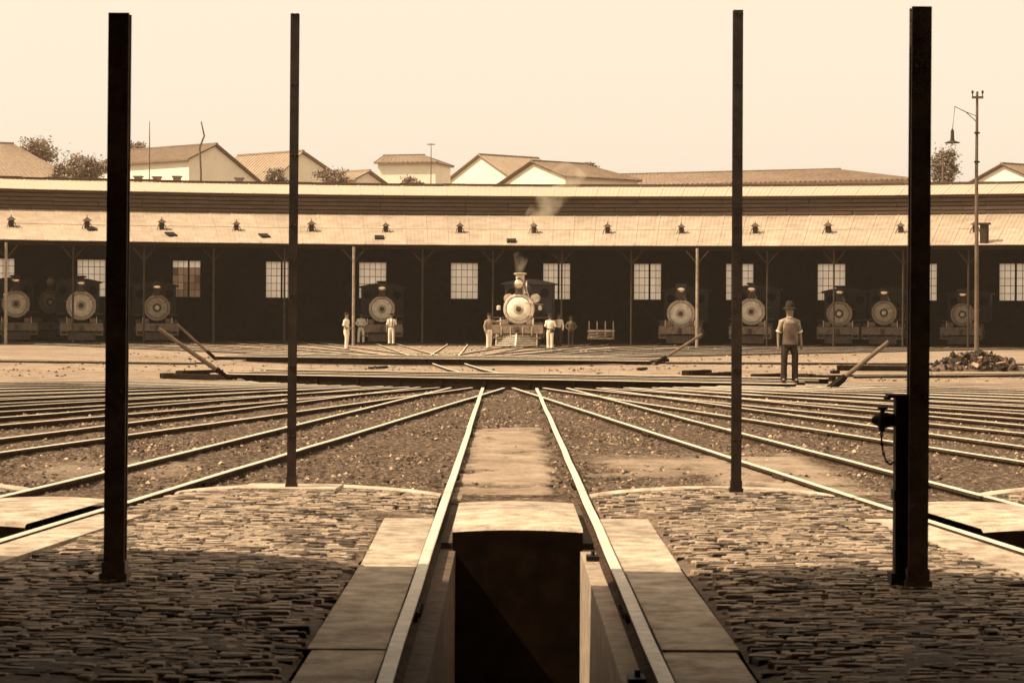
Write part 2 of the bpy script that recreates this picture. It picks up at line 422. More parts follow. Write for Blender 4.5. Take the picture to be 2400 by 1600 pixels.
# ------------------------------------------------------------------ rails
PROF = [(-.045, -.10), (.045, -.10), (.045, -.085), (.012, -.07), (.012, -.035), (.031, -.03), (.031, -.004), (.025, 0), (-.025, 0), (-.031, -.004), (-.031, -.03), (-.012, -.035), (-.012, -.07), (-.045, -.085)]
def rail(parent, pts, name="rail", wob=0.008):
    P = [Vector(p) for p in pts]
    out = []
    for i in range(len(P) - 1):
        L = (P[i + 1] - P[i]).length; n = max(1, int(L / 1.6))
        for j in range(n): out.append(P[i].lerp(P[i + 1], j / n))
    out.append(P[-1])
    o2 = []
    for p in out: o2.append(p + Vector((random.uniform(-wob, wob), random.uniform(-wob, wob), random.uniform(-wob, wob) * 0.5)))
    b = MB(); b.sweep(o2, PROF)
    o = b.build(name, M_rail, parent)
    o.data.materials.append(M_railside)
    for p in o.data.polygons: p.material_index = 0 if p.normal.z > 0.5 and p.center.z > (o2[0].z + o2[-1].z) / 2 - 0.03 else 1
    return o
GA = 0.54
RT = 0.062      # rail top in the yard
def side_words(k):
    n = abs(k) - 1
    return f"{ORD[n]} track to the {'left' if k < 0 else 'right'} of the central pit track, on the near fan"
for k in range(-11, 12):
    a = fan_angle(k)
    end = 45.0 if abs(k) <= 1 else (FLOOR_R + 3 if abs(k) < 7 else 28.0)
    root = empty("railway_track", fan(k, 18, 0))
    if k == 0: tag(root, "central railway track running straight from the ash pit to the near turntable", "track", "tracks of the near fan")
    else: tag(root, side_words(k), "track", "tracks of the near fan")
    for sd_ in (-1, 1):
        p0 = fan(k, RP1 - 0.25 + 0.25 * random.random(), sd_ * GA, RT) - root.location
        p1 = fan(k, FLOOR_R + 1, sd_ * GA, RT) - root.location; p2 = fan(k, end, sd_ * GA, RT + (0.0)) - root.location
        if abs(k) <= 2:
            for js in (13.5 + .6 * sd_, 22.0 - .5 * sd_, 30.2 + .4 * sd_, 38.5):
                if js < end - 1:
                    for q_ in (-1, 1):
                        c_ = fan(k, js, sd_ * GA + q_ * .03, RT - .05) - root.location; b = MB(); b.box(c_, (.022, .46, .045), rz=a)
                        for o_ in (-.16, -.05, .05, .16): b.box(c_ + Vector((-math.sin(a) * -o_ + math.cos(a) * q_ * .014, -math.cos(a) * o_ + math.sin(a) * q_ * .014, 0)), (.016, .026, .026), rz=a)
                        b.build("fishplate", M_railside, root)
        rail(root, [p0, p1, p2] if end > FLOOR_R + 1.5 else [p0, p2], wob=0.0045 if abs(k) < 3 else 0.006)

# far fan: from the far turntable to the stalls of the shed
def shed_angle(px, r=SR):
    """angle on a circle about SC whose point appears at column px"""
    m = (px - VX) / FPX; lo, hi = -1.0, 1.0
    for _ in range(50):
        a = (lo + hi) / 2
        if r * math.sin(a) / (SC.y + r * math.cos(a)) < m: lo = a
        else: hi = a
    return a
def S(a, r, z=0.0): return Vector((SC.x + r * math.sin(a), SC.y + r * math.cos(a), z))
POSTPX = [-150, 12, 172, 338, 501, 667, 828, 990, 1155, 1316, 1479, 1634, 1797, 1953, 2115, 2268, 2430]
POSTA = [shed_angle(p) for p in POSTPX]
STALL = [(POSTA[i] + POSTA[i + 1]) / 2 for i in range(len(POSTA) - 1)]
for i, a in enumerate(STALL[1:]):
    q = S(a, SR); d = (q - TF).normalized(); n = Vector((d.y, -d.x, 0))
    root = empty("railway_track", TF + d * 12)
    tag(root, f"track from the far turntable into the {ORD[i]} engine stall counted from the left", "track", "tracks into the far shed")
    d2 = (S(a, SR + 12) - q).normalized(); n2 = Vector((d2.y, -d2.x, 0))
    for sd_ in (-1, 1):
        rail(root, [TF + d * (RP2 + 0.1) + n * GA * sd_ + Vector((0, 0, 0.05)) - root.location, q + (n + n2).normalized() * GA * sd_ + Vector((0, 0, 0.05)) - root.location, q + d2 * 9 + n2 * GA * sd_ + Vector((0, 0, 0.05)) - root.location], wob=0.01)
# link between the two turntables
root = empty("railway_track", (TC + TF) / 2)
tag(root, "short curved track linking the near and the far turntable", "track")
for sd_ in (-1, 1):
    c = [G(1015 + (75 if sd_ > 0 else 0), 851, RT), G(1050 + (78 if sd_ > 0 else 0), 864, RT), G(1088 + (84 if sd_ > 0 else 0), 874, RT)]
    rail(root, [p - root.location for p in c])
# sidings that leave the far turntable sideways
for (lab, pts) in (("lone siding leaving the far turntable across the pale sand to the left edge", [(495, 848), (0, 842)]),
                   ("siding leaving the far turntable to the right behind the standing man", [(1560, 848), (2500, 852)]),
                   ("siding passing just in front of the scrap heap at the right edge", [(2000, 880), (2500, 876)])):
    a, b = G(*pts[0], RT), G(*pts[1], RT)
    root = empty("railway_track", (a + b) / 2); tag(root, lab, "track")
    n = Vector((-(b - a).y, (b - a).x, 0)).normalized()
    for sd_ in (-1, 1): rail(root, [a + n * GA * (1 + sd_) - root.location, b + n * GA * (1 + sd_) - root.location])

# ------------------------------------------------------------------ turntables
def pit(c, r, name, wallmat, depth=0.75):
    n = 72; b = MB(); ring = [(r - 0.02, -depth), (r - 0.02, 0.0), (r, 0.012), (r + 0.32, 0.012), (r + 0.34, -0.06)]
    vs = []; fs = []
    for (q_, z) in ring:
        for k in range(n): vs.append((q_ * math.cos(2 * math.pi * k / n), q_ * math.sin(2 * math.pi * k / n), z))
    fs = [(i * n + k, i * n + (k + 1) % n, (i + 1) * n + (k + 1) % n, (i + 1) * n + k) for i in range(len(ring) - 1) for k in range(n)]
    fs.append(tuple(range(n)))
    b.add(vs, fs); o = b.build(name, wallmat); o.location = c; tag(o, kind="structure"); return o
M_pitring = mat("pit_coping", 0.20, 0.45, 3, 0.95, 0.4, 30)
pit(TC, RP1, "turntable_pit", M_pitring); pit(TF, RP2, "turntable_pit", M_pitring)

def turntable(c, rot, half, label, poles, width=2.7, ztop=0.10):
    """bridge along local X; poles: (base local, tip world)"""
    root = empty("turntable", c, rot)
    tag(root, label, "turntable")
    for sy in (-1, 1):
        b = MB(); y = sy * (width / 2 - 0.09); zt_ = ztop + (.07 if sy > 0 else .02)
        b.prism([(-half, ztop - .16), (-half, zt_ - .012), (half, zt_ - .012), (half, ztop - .16), (half * .35, ztop - .62), (-half * .35, ztop - .62)], y - 0.06, y + 0.06)
        for i in range(13):
            x = -half * .9 + i * half * .15
            b.box((x, y - sy * -0.075, ztop - 0.12), (0.05, 0.03, 0.2))
        g = b.build("girder", M_girder, root)
        MB().box((0, y, zt_ - 0.003), (2 * half, 0.24 if sy < 0 else .2, 0.018)).build("flange", M_flange, g)
    rr = random.Random(3)
    n = 46
    for i in range(n):
        x = -half + (i + 0.5) * 2 * half / n
        MB().box((x + rr.uniform(-.01, .01), rr.uniform(-.03, .03), ztop - 0.10 + rr.uniform(-.008, .008)), (2 * half / n * 0.86, width - 0.36, 0.07)).build("deck_plank", M_deck, root)
    for sy in (-1, 1):
        rail(root, [Vector((-half, sy * GA, ztop + 0.045)), Vector((half, sy * GA, ztop + 0.045))], wob=0.003)
    for (x, y, dia, tip) in poles:
        p0 = Vector((x, y, ztop)); inv = Matrix.Rotation(-rot, 3, 'Z'); p1 = inv @ (Vector(tip) - Vector(c))
        d = (p1 - p0).normalized()
        po = MB().tube([p0 - d * 0.3, p0.lerp(p1, .5) + Vector((0, 0, -.01)), p1], [dia * .55, dia * .52, dia * .45], 10).build("push_pole", M_pole, root, smooth=True)
        b = MB(); b.box(p0 + d * 0.05, (0.34, 0.26, 0.10), M=d.to_track_quat('X', 'Z').to_matrix()); b.tube([p0 + d * .22 , p0 + d * .30], dia * .72, 10)
        b.build("socket", M_girder, root)
    # timber outriggers at the ends
    return root
def unrot(p, c, rot): return Matrix.Rotation(-rot, 3, 'Z') @ (Vector(p) - Vector(c))
R1 = R(-24); R2 = R(-18)
def pole_spec(c, rot, base_px, tip_px, dia, Yd=None, ztop=0.10):
    b = G(base_px[0], base_px[1], ztop + 0.05); l = unrot(b, c, rot)
    t = W(tip_px[0], tip_px[1], b.y + (Yd or 0))
    return (l.x, l.y, dia, t)
turntable(TC + Vector((0, -0.4, 0)), R1, 7.1, "near turntable bridge with bright edges and two leaning push poles, below the standing man",
          [pole_spec(TC + Vector((0, -0.4, 0)), R1, (532, 878), (372, 770), .10, -.3), pole_spec(TC + Vector((0, -0.4, 0)), R1, (1955, 897), (2082, 801), .095, .3)])
turntable(TF, R2, 7.6, "far turntable bridge with two leaning push poles, in front of the locomotives",
          [pole_spec(TF, R2, (500, 833), (416, 760), .085, -.3), pole_spec(TF, R2, (1543, 844), (1645, 783), .09, .3)])

# ------------------------------------------------------------------ loose timbers by the turntables
def timber(name, label, a, b, w, h, cat="timber", m=None, z0=0.0):
    A, B = G(*a, z0), G(*b, z0); c = (A + B) / 2; r = empty(name, c); tag(r, label, cat, "loose timbers by the turntables")
    d = (B - A); ang_ = math.atan2(d.y, d.x)
    L = d.length
    mb = MB(); mb.box((0, 0, h / 2), (L, w, h), rz=ang_)
    o = mb.build("beam", m or M_timber, r); bv = o.modifiers.new("b", 'BEVEL'); bv.width = 0.008; bv.segments = 1
    e = MB(); u = Vector((math.cos(ang_), math.sin(ang_), 0))
    for s_ in (-1, 1): e.box(u * (L / 2 - 0.12) * s_ + Vector((0, 0, h / 2)), (0.04, w + 0.012, h + 0.012), rz=ang_)
    e.build("iron_strap", M_iron, r)
timber("timber_beam", "dark timber beam lying left of the second thin post, leftmost of the row", (1606, 883), (1660, 881), .22, .16)
timber("timber_beam", "dark squared timber with a tilted top just beside the second thin post", (1662, 886), (1712, 883), .22, .13)
timber("timber_beam", "dark timber lying just left of the standing man's legs", (1768, 890), (1836, 888), .24, .14)
timber("timber_beam", "dark timber lying just right of the standing man's boots", (1876, 889), (1905, 890), .24, .14)
timber("timber_beam", "timber under the right hand near push pole", (1908, 892), (1955, 893), .24, .14)
timber("timber_beam", "long heavy dark beam lying behind the right near push pole", (1962, 868), (2135, 869), .25, .15)
timber("timber_beam", "short dark block in front of the long heavy beam", (1948, 875), (1966, 875), .2, .08)
timber("timber_beam", "long tapering timber sticking out of the near turntable's left end", (385, 886), (545, 892), .28, .12)
timber("timber_beam", "upper timber lying behind the near turntable's left end", (420, 880), (515, 877), .25, .12)
timber("timber_beam", "thin dark plank on the sand before the far turntable", (868, 864), (905, 862), .15, .05)
timber("timber_beam", "thin plank lying alone on the sand between the turntables, right", (1498, 867), (1512, 865), .15, .05)
# ================================================================== NEAR SHED FLOOR
root_floor = empty("floor", fan(0, FLOOR_R, 0)); tag(root_floor, kind="structure")
FO = root_floor.location
LIP0, PIT0, FEND = 33.0, 35.1, 58.0      # lip slab, pit start, end of floor (behind the camera)
def fl(b, pts, z0):                      # closed slab from a plan quad, top given per point
    n = len(pts); top = [Vector(p) - FO for p in pts]; bot = [Vector((p.x, p.y, z0)) for p in top]
    b.add(top + bot, [tuple(range(n)), tuple(range(n, 2 * n))] + [(i, (i + 1) % n, (i + 1) % n + n, i + n) for i in range(n)])
def inset(k, s, side):                   # half width of the track bed that is not cobbled
    return 0.60 if s < PIT0 - 1.15 else 0.93
CROWN = 0.07
def bay(k, s, u, dz=0.0):
    o = inset(k, s, 0)
    a = fan(k, s, o); b = fan(k + 1, s, -o)
    p = a.lerp(b, u); p.z = 0.035 + CROWN * (4 * u * (1 - u)) ** 0.8 + dz
    return p
# bedding under the stones
for k in (-2, -1, 0, 1):
    b = MB(); ss = list(np.linspace(FLOOR_R, PIT0 - 1.16, 20)) + list(np.linspace(PIT0 - 1.14, 42.5, 60)) + list(np.linspace(43, FEND, 14)); us = np.linspace(0, 1, 37)
    vs = []; fs = []
    for s in ss:
        for u in us:
            p = bay(k, s, u); p.z += -0.013 + .050 * (float(fbm(p.x * 2.3 + 9, p.y * 2.3, 4)) - .45); vs.append(p - FO)
    m_ = len(us)
    for i in range(len(ss) - 1):
        for j in range(m_ - 1): fs.append((i * m_ + j, i * m_ + j + 1, (i + 1) * m_ + j + 1, (i + 1) * m_ + j))
    # front skirt
    o_ = len(vs)
    for u in us: p = bay(k, FLOOR_R, u, 0) - FO; vs.append(Vector((p.x, p.y, -0.3)))
    for j in range(m_ - 1): fs.append((j, j + 1, o_ + j + 1, o_ + j))
    b.add(vs, fs); b.build("bedding", M_bed, root_floor, fixn=False)
    # pale mortar kerb along the curved front edge
    c = MB(); prof_pts = [bay(k, FLOOR_R - 0.02, u, -0.02) - FO for u in us]
    c.sweep(prof_pts, [(-.14, -.25), (.03, -.25), (.03, .01), (.0, .02), (-.12, .022), (-.14, .01)])
    c.build("edge_kerb", M_conc, root_floor)
# cobbles
stones = []
rr = random.Random(11)
for k in (-2, -1, 0, 1):
    s = FLOOR_R + 0.16
    while s < 41.0:
        d = rr.uniform(0.04, 0.072)
        L = (bay(k, s, 1) - bay(k, s, 0)).length; x = rr.uniform(0, .12)
        while x < L:
            w = rr.uniform(0.05, 0.15) * (1.7 if rr.random() < .15 else 1)
            cx_ = (x + w / 2) / L
            if cx_ < 0.985:
                p = bay(k, s + d / 2, min(cx_, 1)); m_ = p.x / p.y
                if -0.27 < m_ < 0.275 and p.y > 7.6 and rr.random() > .13:
                    stones.append((p, w - 0.010 - rr.random() * .012, d - 0.008 - rr.random() * .012, rr.uniform(-.005, .004), fan_angle(k) + (A_L if k < 0 else A_R) / 2 + rr.uniform(-.22, .22)))
            x += w
        s += d
def stone_geo(w, d, rr):
    j = lambda a: rr.uniform(-a, a)
    bot = [Vector((sx * w / 2 + j(.014), sy * d / 2 + j(.012), -0.06)) for sx, sy in ((-1, -1), (1, -1), (1, 1), (-1, 1))]
    midp = [Vector((v.x, v.y, -0.005 + j(.002))) for v in bot]
    top = [Vector((v.x * .9 + j(.006), v.y * .84 + j(.005), 0.0 + j(.0025))) for v in bot]
    vs = bot + midp + top
    fs = [(0, 1, 5, 4), (1, 2, 6, 5), (2, 3, 7, 6), (3, 0, 4, 7), (4, 5, 9, 8), (5, 6, 10, 9), (6, 7, 11, 10), (7, 4, 8, 11), (8, 9, 10, 11)]
    return vs, fs
stones.sort(key=lambda t: -(t[1] * t[2] / t[0].y ** 3))
rest = MB(); rest_t = []
for i, (p, w, d, dz, a) in enumerate(stones):
    vs, fs = stone_geo(w, d, rr); t = rr.choice((0.16, 0.28, 0.7, 0.85, 1.0, 1.0, 1.0, 1.15, 1.25)) * rr.uniform(.9, 1.1)
    M = Matrix.Rotation(a, 3, 'Z') @ Matrix.Rotation(rr.uniform(-.035, .035), 3, 'X') @ Matrix.Rotation(rr.uniform(-.025, .025), 3, 'Y')
    if i < 300:
        mb = MB().add([M @ v for v in vs], fs); o = mb.build("cobblestone", M_cobble, root_floor); o.location = p - FO + Vector((0, 0, dz)); tones(o.data, [t] * len(fs))
    else:
        rest.add([M @ v + p - FO + Vector((0, 0, dz)) for v in vs], fs); rest_t += [t] * len(fs)
o = rest.build("cobblestones", M_cobble, root_floor); tones(o.data, rest_t); tag(o, kind="stuff")
print("stones", len(stones))

# track beds with their ash pits
for k in (-2, -1, 0, 1, 2):
    def F(s, t, z=0.0): return fan(k, s, t, z)
    for sd_ in (-1, 1):
        b = MB()                                            # concrete strip outside the rail
        s0 = PIT0 - 1.15; cells = np.linspace(s0, FEND, 9)
        for i in range(len(cells) - 1):
            z = 0.045 + random.uniform(-.006, .006); jt = random.uniform(-.018, .018); jt2 = random.uniform(-.018, .018)
            b2 = MB(); fl(b2, [F(cells[i] + .008, sd_ * .585, z), F(cells[i + 1] - .008, sd_ * .585, z), F(cells[i + 1] - .008, sd_ * (.915 + jt2), z), F(cells[i] + .008, sd_ * (.915 + jt), z)], -0.25)
            b2.build("kerb_slab", M_conc, root_floor)
        b2 = MB(); fl(b2, [F(PIT0 + .25, sd_ * .40, RT - .10), F(FEND, sd_ * .40, RT - .10), F(FEND, sd_ * .586, RT - .10), F(PIT0 + .25, sd_ * .586, RT - .10)], -1.3)
        b2.build("pit_wall", M_pitwall if sd_ > 0 else M_earth, root_floor)          # wall carrying the rail; left one's dark earth colour also holds its shade
        for s_ in ((PIT0 + .75, PIT0 + 5.2) if sd_ > 0 else ()):           # rail chairs on the wall
            b3 = MB(); b3.box(F(s_, sd_ * .455, RT - .085) - FO, (.07, .13, .035), rz=fan_angle(k)); b3.tube([F(s_, sd_ * .46, RT - .085) - FO, F(s_, sd_ * .46, RT - .04) - FO], .014, 6)
            b3.build("rail_clip", M_iron, root_floor)
    # lip slab between the rails, slightly arched
    b = MB(); n = 9; vs = []; fs = []
    for j in range(n):
        t = -0.425 + .85 * j / (n - 1); z = 0.075 + 0.016 * (1 - (2 * j / (n - 1) - 1) ** 2)
        for s_, zz in ((LIP0, z - .03), (LIP0 + .1, z), (PIT0 - .04, z + .004), (PIT0, z - .018), (PIT0, -1.3)): vs.append(F(s_, t, zz) - FO)
    for j in range(n - 1):
        for i in range(4): fs.append((j * 5 + i, j * 5 + i + 1, (j + 1) * 5 + i + 1, (j + 1) * 5 + i))
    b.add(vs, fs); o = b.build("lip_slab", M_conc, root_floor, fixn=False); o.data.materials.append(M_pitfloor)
    for p_ in o.data.polygons: p_.material_index = 1 if min(o.data.vertices[v_].co.z for v_ in p_.vertices) < -.5 else 0  # end wall blackened in colour for the shade inside the pit
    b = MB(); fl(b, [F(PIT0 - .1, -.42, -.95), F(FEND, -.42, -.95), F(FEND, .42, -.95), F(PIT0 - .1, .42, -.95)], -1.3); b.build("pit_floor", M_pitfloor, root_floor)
    b = MB(); fl(b, [F(PIT0 - .08, -.58, RT - .12), F(PIT0 + .24, -.58, RT - .12), F(PIT0 + .24, -.42, RT - .12), F(PIT0 - .08, -.42, RT - .12)], -1.3)
    fl(b, [F(PIT0 - .08, .58, RT - .12), F(PIT0 + .24, .58, RT - .12), F(PIT0 + .24, .42, RT - .12), F(PIT0 - .08, .42, RT - .12)], -1.3); b.build("pit_corner", M_earth, root_floor)
    for sd_ in (-1, 1):                                      # earth beside the rails before the pit
        b = MB(); fl(b, [F(FLOOR_R - .05, sd_ * .425, -.02), F(PIT0 - .08, sd_ * .425, -.02), F(PIT0 - .08, sd_ * .61, -.02), F(FLOOR_R - .05, sd_ * .61, -.02)], -.4); b.build("bed_earth", M_earth, root_floor)
    b = MB(); fl(b, [F(FLOOR_R - .3, -.43, .018), F(LIP0 + .06, -.43, .018), F(LIP0 + .06, .43, .018), F(FLOOR_R - .3, .43, .018)], -.4); b.build("bed_sand", M_ground, root_floor)

# post pad of the thin left post
for (px, py, w, lab) in ((683, 1141, .75, 0),):
    p = G(px, py, .12); b = MB(); b.box((p.x - FO.x, p.y - FO.y + .05, .1 - FO.z), (w, .5, .05), rz=random.uniform(-.08, .08)); b.build("post_pad", M_conc, root_floor)

# ------------------------------------------------------------------ four iron posts
def ipost(label, px, py, top, wpx, lean=0.0):
    M_post = M_post2 if wpx > 40 else globals()["M_post"]
    z0 = .12; p = G(px, py, z0); Y = p.y; w = wpx * Y / FPX; h = W(px, top, Y).z
    root = empty("iron_post", (p.x, p.y, z0)); tag(root, label, "post", "iron posts of the near shed")
    H = h - z0
    b = MB(); f_ = w * .5; t = w * .13                     # two rails riveted back to back: an H section
    b.prism([(-f_, -f_)] * 0 or [(-f_, 0), (f_, 0), (f_, H), (-f_, H)], -w * .42, -w * .42 + t)
    b.prism([(-f_ * .98, 0), (f_ * .98, 0), (f_ * .98, H), (-f_ * .98, H)], w * .42 - t, w * .42)
    b.prism([(-t, 0), (t, 0), (t, H - .002), (-t, H - .002)], -w * .42 + t, w * .42 - t)
    sh = b.build("shaft", M_post, root)
    for v in sh.data.vertices: v.co.x += lean * v.co.z
    c = MB(); c.box((0, 0, .012), (w * 1.35, w * 1.3, .03)); c.box((0, 0, .05), (w * 1.14, w * 1.08, .07)); c.build("foot_plate", M_post, root)
    c = MB()
    for z in np.arange(.4, H, .55):
        for sx in (-1, 1): c.lathe([(.010, 0), (.009, .008), (.0, .011)], (sx * w * .28, -w * .42, z), 'Y', 8, cap=False)
    for i in range(len(c.v)): x, y, z = c.v[i]; c.v[i] = (x + lean * z, -(y + w * .42) - w * .42, z)
    tag(c.build("rivets", M_post, root), kind="stuff")
    return root
ipost("thick black iron post in the left foreground, standing in shade", 270, 1352, 33, 48, .004)
ipost("thin black iron post on the left edge of the cobbled floor", 683, 1141, 33, 20, .003)
ipost("thin black iron post on the right edge of the cobbled floor", 1725, 1151, 25, 23, -.001)
ipost("thick black iron post in the right foreground beside the water standpipe", 2148, 1370, 18, 46, .002)

# water standpipe with valve and chain, against the right post
p = G(2110, 1368, .12); Yp = p.y + 0.01; mpx = Yp / FPX
root = empty("standpipe", (W(2112, 1368, Yp).x, Yp, .12)); tag(root, "dark cast standpipe with side valve and hanging chain beside the right foreground post", "standpipe")
H = (1368 - 932) * mpx
b = MB(); b.box((0, 0, H / 2), (.075, .075, H)); b.box((0, 0, .03), (.12, .12, .06)); b.box((0, 0, H * .48), (.092, .092, .05)); b.build("column", M_post, root)
b = MB(); b.box((-.02, 0, H + .008), (.115, .09, .016)); b.box((-.075, 0, H - .004), (.03, .05, .012)); b.build("cap", M_post, root)
b = MB(); zc = H - (985 - 932) * mpx
b.lathe([(.030, -.02), (.033, -.06), (.040, -.075), (.042, -.115), (.030, -.125), (.022, -.14), (.010, -.155)], (0, 0, zc), 'X', 12); b.tube([(-.098, 0, zc + .03), (-.098, 0, zc + .055)], .012, 8); b.box((-.098, 0, zc + .06), (.05, .012, .012)); b.tube([(-.10, 0, zc - .02), (-.102, 0, zc - .06)], [.02, .014], 8)
b.build("valve", M_post, root, smooth=True)
ch = [(-.105, 0, zc - .06), (-.102, 0, zc - .11), (-.095, 0, zc - .16), (-.08, 0, zc - .205), (-.06, 0, zc - .225), (-.04, 0, zc - .21)]
for i in range(len(ch) - 1):
    a_, b_ = Vector(ch[i]), Vector(ch[i + 1])
    for j in range(2):
        c0, c1 = a_.lerp(b_, j / 2), a_.lerp(b_, (j + .9) / 2); o_ = Vector((0, .006, 0)) if j else Vector((.006, 0, 0))
        MB().tube([c0, (c0 + c1) / 2 + o_, c1], .0045, 5).tube([c0, (c0 + c1) / 2 - o_, c1], .0045, 5).build("chain_link", M_post, root)

# roof of the near shed over the camera (its shadow falls across the floor)
root = empty("near_shed", (0, 2.0, 0)); tag(root, "timber roof of the near engine shed above the camera", "shed")
def nz(y): return HC + 0.1502 * y + 0.26
e0, e1 = W(0, 0, 15.9), W(2400, 0, 14.1)
b = MB(); yl, yr = 12.3, 9.6; XL, XRt = -13.0, 13.0
vs = [Vector((XL, yl + .85, nz(yl + .85))), Vector((XRt, yr - .85, nz(yr - .85))), Vector((XRt, -10, nz(-6) + 1.4)), Vector((XL, -10, nz(-6) + 1.4))]
b.add([v - root.location for v in vs] + [v - root.location + Vector((0, 0, .06)) for v in vs], [(0, 1, 2, 3), (4, 5, 6, 7), (0, 1, 5, 4), (1, 2, 6, 5), (2, 3, 7, 6), (3, 0, 4, 7)])
b.build("roof", M_slat, root)
for (c_, d_) in (((0, -12.2, 1.6), (26, .2, 3.6)), ((-13.1, -3, 1.6), (.2, 18, 3.4)), ((13.1, -3, 1.6), (.2, 18, 3.4))):
    MB().box((c_[0], c_[1], c_[2] - .1), d_).build("wall", M_interior, root)  # unseen walls, added to keep ambient light off the floor
for x in (-6.4, -2.2, 2.2, 6.4):
    b = MB(); b.tube([(x, -6.5, 0.0), (x, -6.5, nz(-4.5) + 1.0)], .07, 8); b.tube([(x, -1.8, 0), (x, -1.8, nz(-1) + .75)], .07, 8); b.build("post", M_post, root)
# ================================================================== FAR ENGINE SHED
shed = empty("engine_shed", S(0, SR)); tag(shed, "long curved engine shed with zinc roofs, louvred band and open stalls", "engine shed")
SO = shed.location; REL = SC - SO
A0, A1 = R(-33), R(33)
ZE, R1_, Z1 = 5.33, SR + 6.2, 7.22        # eave, foot of the louvre band
Z2, R2_, Z3 = 8.33, SR + 10.8, 9.12       # top of band, ridge
RB, ZB = SR + 17.0, 5.75                  # back wall
def polar(name, m, parent, a, verts, faces, key, rz_j=0.0, dz=0.0):
    if key not in PM:
        PM[key] = MB().add(verts, faces).mesh(name, m)
    o = link(name, PM[key], parent, REL + Vector((0, 0, dz)), -a + rz_j); return o
PM = {}
def rbox(x0, x1, y0, y1, z0a, z1a, z0b, z1b):
    """box in the local frame: y = radius, heights given at y0 (a) and y1 (b); sides taper with the radius"""
    k = y1 / y0
    v = [(x0, y0, z0a), (x1, y0, z0a), (x1 * k, y1, z0b), (x0 * k, y1, z0b), (x0, y0, z1a), (x1, y0, z1a), (x1 * k, y1, z1b), (x0 * k, y1, z1b)]
    f = [(3, 2, 1, 0), (4, 5, 6, 7), (0, 1, 5, 4), (1, 2, 6, 5), (2, 3, 7, 6), (3, 0, 4, 7)]
    return v, f
def joinvf(*parts):
    V, F_ = [], []
    for v, f in parts:
        o = len(V); V += v; F_ += [tuple(i + o for i in q) for q in f]
    return V, F_
# roof sheets, each its own piece: two courses below the band, one above it
NS = 76; dA = (A1 - A0) / NS; hw = SR * math.tan(dA / 2)
rj = random.Random(5)
for i in range(NS):
    a = A0 + (i + .5) * dA
    for c, (ra, rb, za, zb) in enumerate(((SR - .25, SR + 3.1, ZE, ZE + (Z1 - ZE) * .52), (SR + 2.95, R1_ + .1, ZE + (Z1 - ZE) * .495 + .03, Z1 + .02), (R1_ - .35, R2_, Z2 - .03, Z3))):
        h = hw * ra / SR
        n = 5; parts = [rbox(-h * 1.004, h * 1.004, ra, rb, za, za + .03, zb, zb + .03)]
        for j in range(n):
            x = -h + (j + .5) * 2 * h / n
            w_ = .022 if j else .04
            parts.append(rbox(x - w_, x + w_, ra + .01, rb - .01, za + .031, za + .043 + (.012 if j == 0 else 0), zb + .031, zb + .043 + (.012 if j == 0 else 0)))
        v, f = joinvf(*parts)
        polar("roof_sheet", M_roof2 if c == 2 else M_roof, shed, a, v, f, ("sheet", c), 0, rj.uniform(-.004, .004))
    v, f = rbox(-hw * R2_ / SR, hw * R2_ / SR, R2_ - .02, RB + .15, Z3 - .03, Z3, ZB + .1, ZB + .13)
    polar("back_roof_sheet", M_tile2, shed, a, v, f, "back")
    v, f = rbox(-hw * R2_ / SR, hw * R2_ / SR, R2_ - .12, R2_ + .12, Z3 + .04, Z3 + .17, Z3 + .04, Z3 + .17)
    polar("ridge_cap", M_slat, shed, a, v, f, "cap", 0, rj.uniform(-.02, .02))
# louvre boards
for i in range(NS):
    a = A0 + (i + .5) * dA; h = hw * R1_ / SR
    for j in range(5):
        z = Z1 + .05 + j * .222
        v, f = rbox(-h * .999, h * .999, R1_ - .10 , R1_ - .02, z, z + .17, z + .01, z + .185)
        v = [(x, y - (.0 if k % 4 < 2 else 0), zz) for k, (x, y, zz) in enumerate(v)]
        polar("louvre_board", M_slat, shed, a, v, f, ("louvre", j), rj.uniform(-.0004, .0004), rj.uniform(-.006, .006))
b = MB()
for i in range(NS):      # lining behind the louvres, eave fascia
    a = A0 + (i + .5) * dA; h = hw * R1_ / SR
    for (vf) in (rbox(-h * 1.01, h * 1.01, R1_ + .1, R1_ + .14, Z1 - .1, Z2, Z1 - .1, Z2),):
        v, f = vf; M = Matrix.Rotation(-a, 3, 'Z'); b.add([M @ Vector(q) + REL for q in v], f)
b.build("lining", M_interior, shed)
b = MB()
for i in range(NS):
    a = A0 + (i + .5) * dA; v, f = rbox(-hw * 1.003, hw * 1.003, SR - .12, SR - .02, ZE - .22, ZE - .02, ZE - .22, ZE - .02); M = Matrix.Rotation(-a, 3, 'Z'); b.add([M @ Vector(q) + REL for q in v], f)
b.build("eave_beam", M_timber, shed)
# posts with braces
PALE = {828, 1634, 12}
for px, a in list(zip(POSTPX, POSTA)) + [(q_, shed_angle(q_)) for q_ in (-640, -475, -312, 2592, 2755, 2920)]:
    pale = px in PALE
    r_ = SR - .02 if not pale else SR - .5
    p = S(a, r_ + .25) - SO
    m = M_bpost if pale else M_ipost
    w = .17 if pale else .11
    o = MB().tube([p + Vector((0, 0, -.1)), p + Vector((0, 0, ZE - .12))], [w / 2, w / 2 * .9], 10).build("post", m, shed, smooth=True)
    d = Vector((math.cos(a), -math.sin(a), 0))
    for s_ in (-1, 1): MB().bar(p + Vector((0, 0, ZE - .95)), p + d * s_ * .6 + Vector((0, 0, ZE - .25)), .06, .06).build("brace", M_ipost, o)
